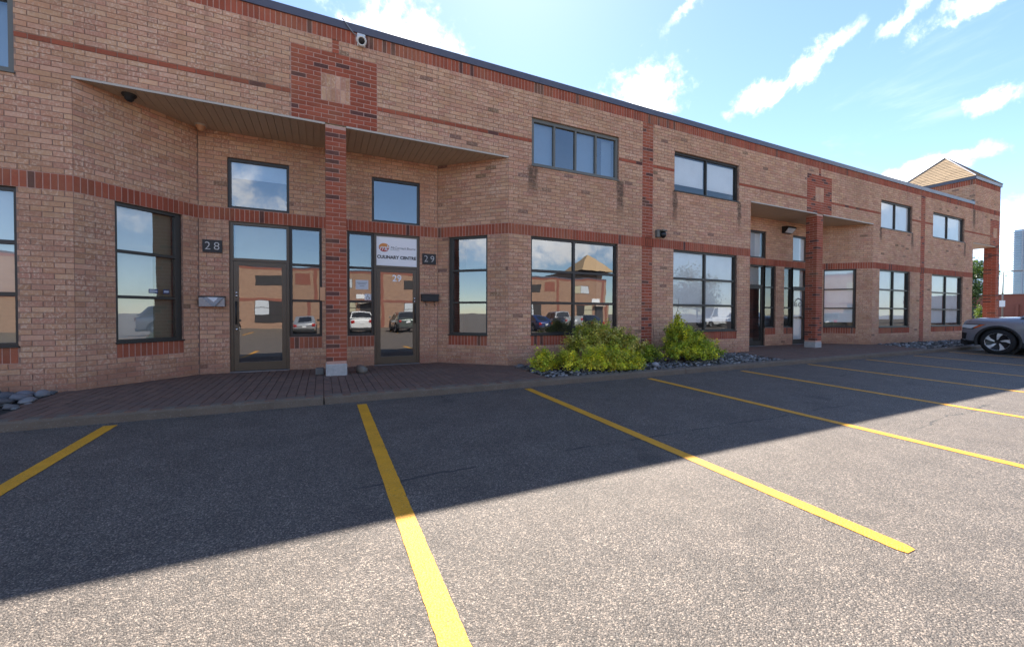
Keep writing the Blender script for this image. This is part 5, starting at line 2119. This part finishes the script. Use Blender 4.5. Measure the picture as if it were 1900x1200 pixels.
# ------------------------------------------------------------------ distance beyond the corner tower
fb = thing('low_building', 'low red brick building with dark doorways behind the lamp post', 'building', (100, 30, 0))
cbox('wall', (0, -60, -0.4), (20, 60, 4.5), M_['far_red_brick'], fb)
cbox('roof_edge', (-0.3, -60, 4.5), (20, 60, 4.62), M_['flashing_pale'], fb)
for k in range(13):
    yy = -46 + 7.4 * k
    cbox('doorway', (-0.06, yy - 1.4, -0.3), (0.2, yy + 1.4, 2.6), M_['far_dark'], fb)
    cbox('pier', (-0.25, yy + 2.1, -0.3), (0.1, yy + 2.4, 2.9), M_['white_plastic'] if k % 3 == 0 else M_['far_red_brick'], fb)
lp = thing('lamp_post', 'grey lamp post with one flat lamp head in front of the low building', 'lamp', (90, 14.85, gz(90, 0)))
m = MB()
m.tube([(0, 0, 0), (0, 0, 7.6)], [0.11, 0.07], 10)
m.tube([(0, 0, 7.55), (0, -1.0, 7.6)], 0.05, 8)
m.build('pole', M_['lamp_post'], lp, True)
cbox('lamp_head', (-0.2, -1.9, 7.52), (0.2, -0.8, 7.68), M_['lamp_post'], lp, 0.03)
cbox('pole_sign', (-0.16, -0.28, 2.5), (-0.13, 0.28, 3.4), M_['white_board'], lp)
gt = thing('glass_tower', 'tall blue glass apartment tower with many balcony slabs', 'tower', (905, 186, 0))
cbox('core', (-22, -28, 0), (22, 24, 121), M_['tower_glass'], gt)
for k in range(38):
    cbox('balcony_slab', (-24, -30, 3.1 * k + 2.6), (24, 26, 3.1 * k + 3.0), M_['tower_slab'], gt)
for yy in (-20, -8, 4, 16):
    cbox('fin', (-23, yy - .7, 0), (-21, yy + .7, 121), M_['tower_slab'], gt)
fo = thing('office_block', 'grey office block far behind the tree', 'building', (330, 88, 0))
cbox('wall', (-15, -6, 0), (15, 12, 30), M_['far_grey'], fo)
for k in range(8):
    cbox('window_band', (-15.1, -6.1, 3.6 * k + 1.2), (15, 12.1, 3.6 * k + 2.8), M_['tower_glass'], fo)


def tree(name, lab, loc, h, cr, nleaf, pal, leaf, seed, cz=None):
    r = random.Random(seed)
    t = thing(name, lab, 'tree', loc)
    m = MB()
    cz = h * .66 if cz is None else cz
    m.tube([(0, 0, -0.05), (0.04, 0, h * .3), (-0.03, 0.03, h * .6), (0, 0, h * .92)], [h * .022, h * .018, h * .012, h * .004], 8)
    tips = []
    for k in range(26):
        z0 = r.uniform(h * .25, h * .8)
        a = r.uniform(0, 2 * PI)
        ln = cr * r.uniform(.55, 1.0) * (1.05 - .5 * abs(z0 - cz) / h)
        p0_ = Vector((0, 0, z0))
        p2_ = Vector((math.cos(a) * ln, math.sin(a) * ln, z0 + ln * r.uniform(.15, .6)))
        m.tube([p0_, (p0_ + p2_) / 2 + Vector((0, 0, -.05 * ln)), p2_], [h * .008, h * .005, h * .002], 5)
        tips += [p2_, (p0_ + p2_ * 2) / 3]
    m.build('trunk', M_['bark'], t, True)
    f_ = MB()
    per = nleaf // len(tips)
    for tp in tips:
        sh_ = r.choice(pal)
        tt = r.uniform(.65, 1.25)
        for q in range(per):
            p_ = tp + Vector((r.gauss(0, 1), r.gauss(0, 1), r.gauss(0, .8))) * cr * .22
            nn = Vector((r.uniform(-1, 1), r.uniform(-1, 1), r.uniform(-.2, 1))).normalized()
            u = nn.cross(Vector((r.uniform(-1, 1), r.uniform(-1, 1), r.uniform(-1, 1)))).normalized()
            v_ = nn.cross(u)
            lz = leaf * r.uniform(.6, 1.3)
            k_ = tt * r.uniform(.75, 1.25)
            f_.face([p_ - u * lz, p_ + v_ * lz * .55, p_ + u * lz, p_ - v_ * lz * .55], (sh_[0] * k_, sh_[1] * k_, sh_[2] * k_))
    tag(f_.build('crown', M_['leaf'], t), None, None, None, 'stuff')
    return t


TG = [(0.060, 0.105, 0.025), (0.045, 0.085, 0.022), (0.085, 0.135, 0.030)]
tree('tree', 'leafy green tree seen through the opening below the corner tower', (60, 10.1, gz(60, 0)), 7.2, 2.0, 9000, TG, 0.13, 4)
tree('sapling', 'bright yellow green sapling in front of the low building', (50, 5.75, gz(50, 0)), 2.35, 0.42, 900, [(0.20, 0.26, 0.03), (0.14, 0.22, 0.03)], 0.06, 8)
tree('tree', 'green tree at the end of the lot across from the doors', (52, -36, -0.5), 9.0, 3.2, 5200, TG, 0.16, 14)
tree('tree', 'green tree behind the roof of the building across the lot', (-24, -54, -0.5), 11.0, 3.6, 5200, TG, 0.2, 24)
# twin headed lamp behind the cars, mirrored in the glass
lp = thing('lamp_post', 'tall twin headed lamp post behind the cars across the lot', 'lamp', (38, -31, gz(38, -31)))
m = MB()
m.tube([(0, 0, -.05), (0, 0, 8.4)], [0.12, 0.07], 10)
m.tube([(-1.2, 0, 8.45), (1.2, 0, 8.45)], 0.05, 8)
m.build('pole', M_['lamp_post'], lp, True)
for sx_ in (-1, 1):
    cbox('lamp_head', (sx_ * 1.4 - .4, -0.18, 8.36), (sx_ * 1.4 + .4, 0.18, 8.52), M_['lamp_post'], lp, .03)
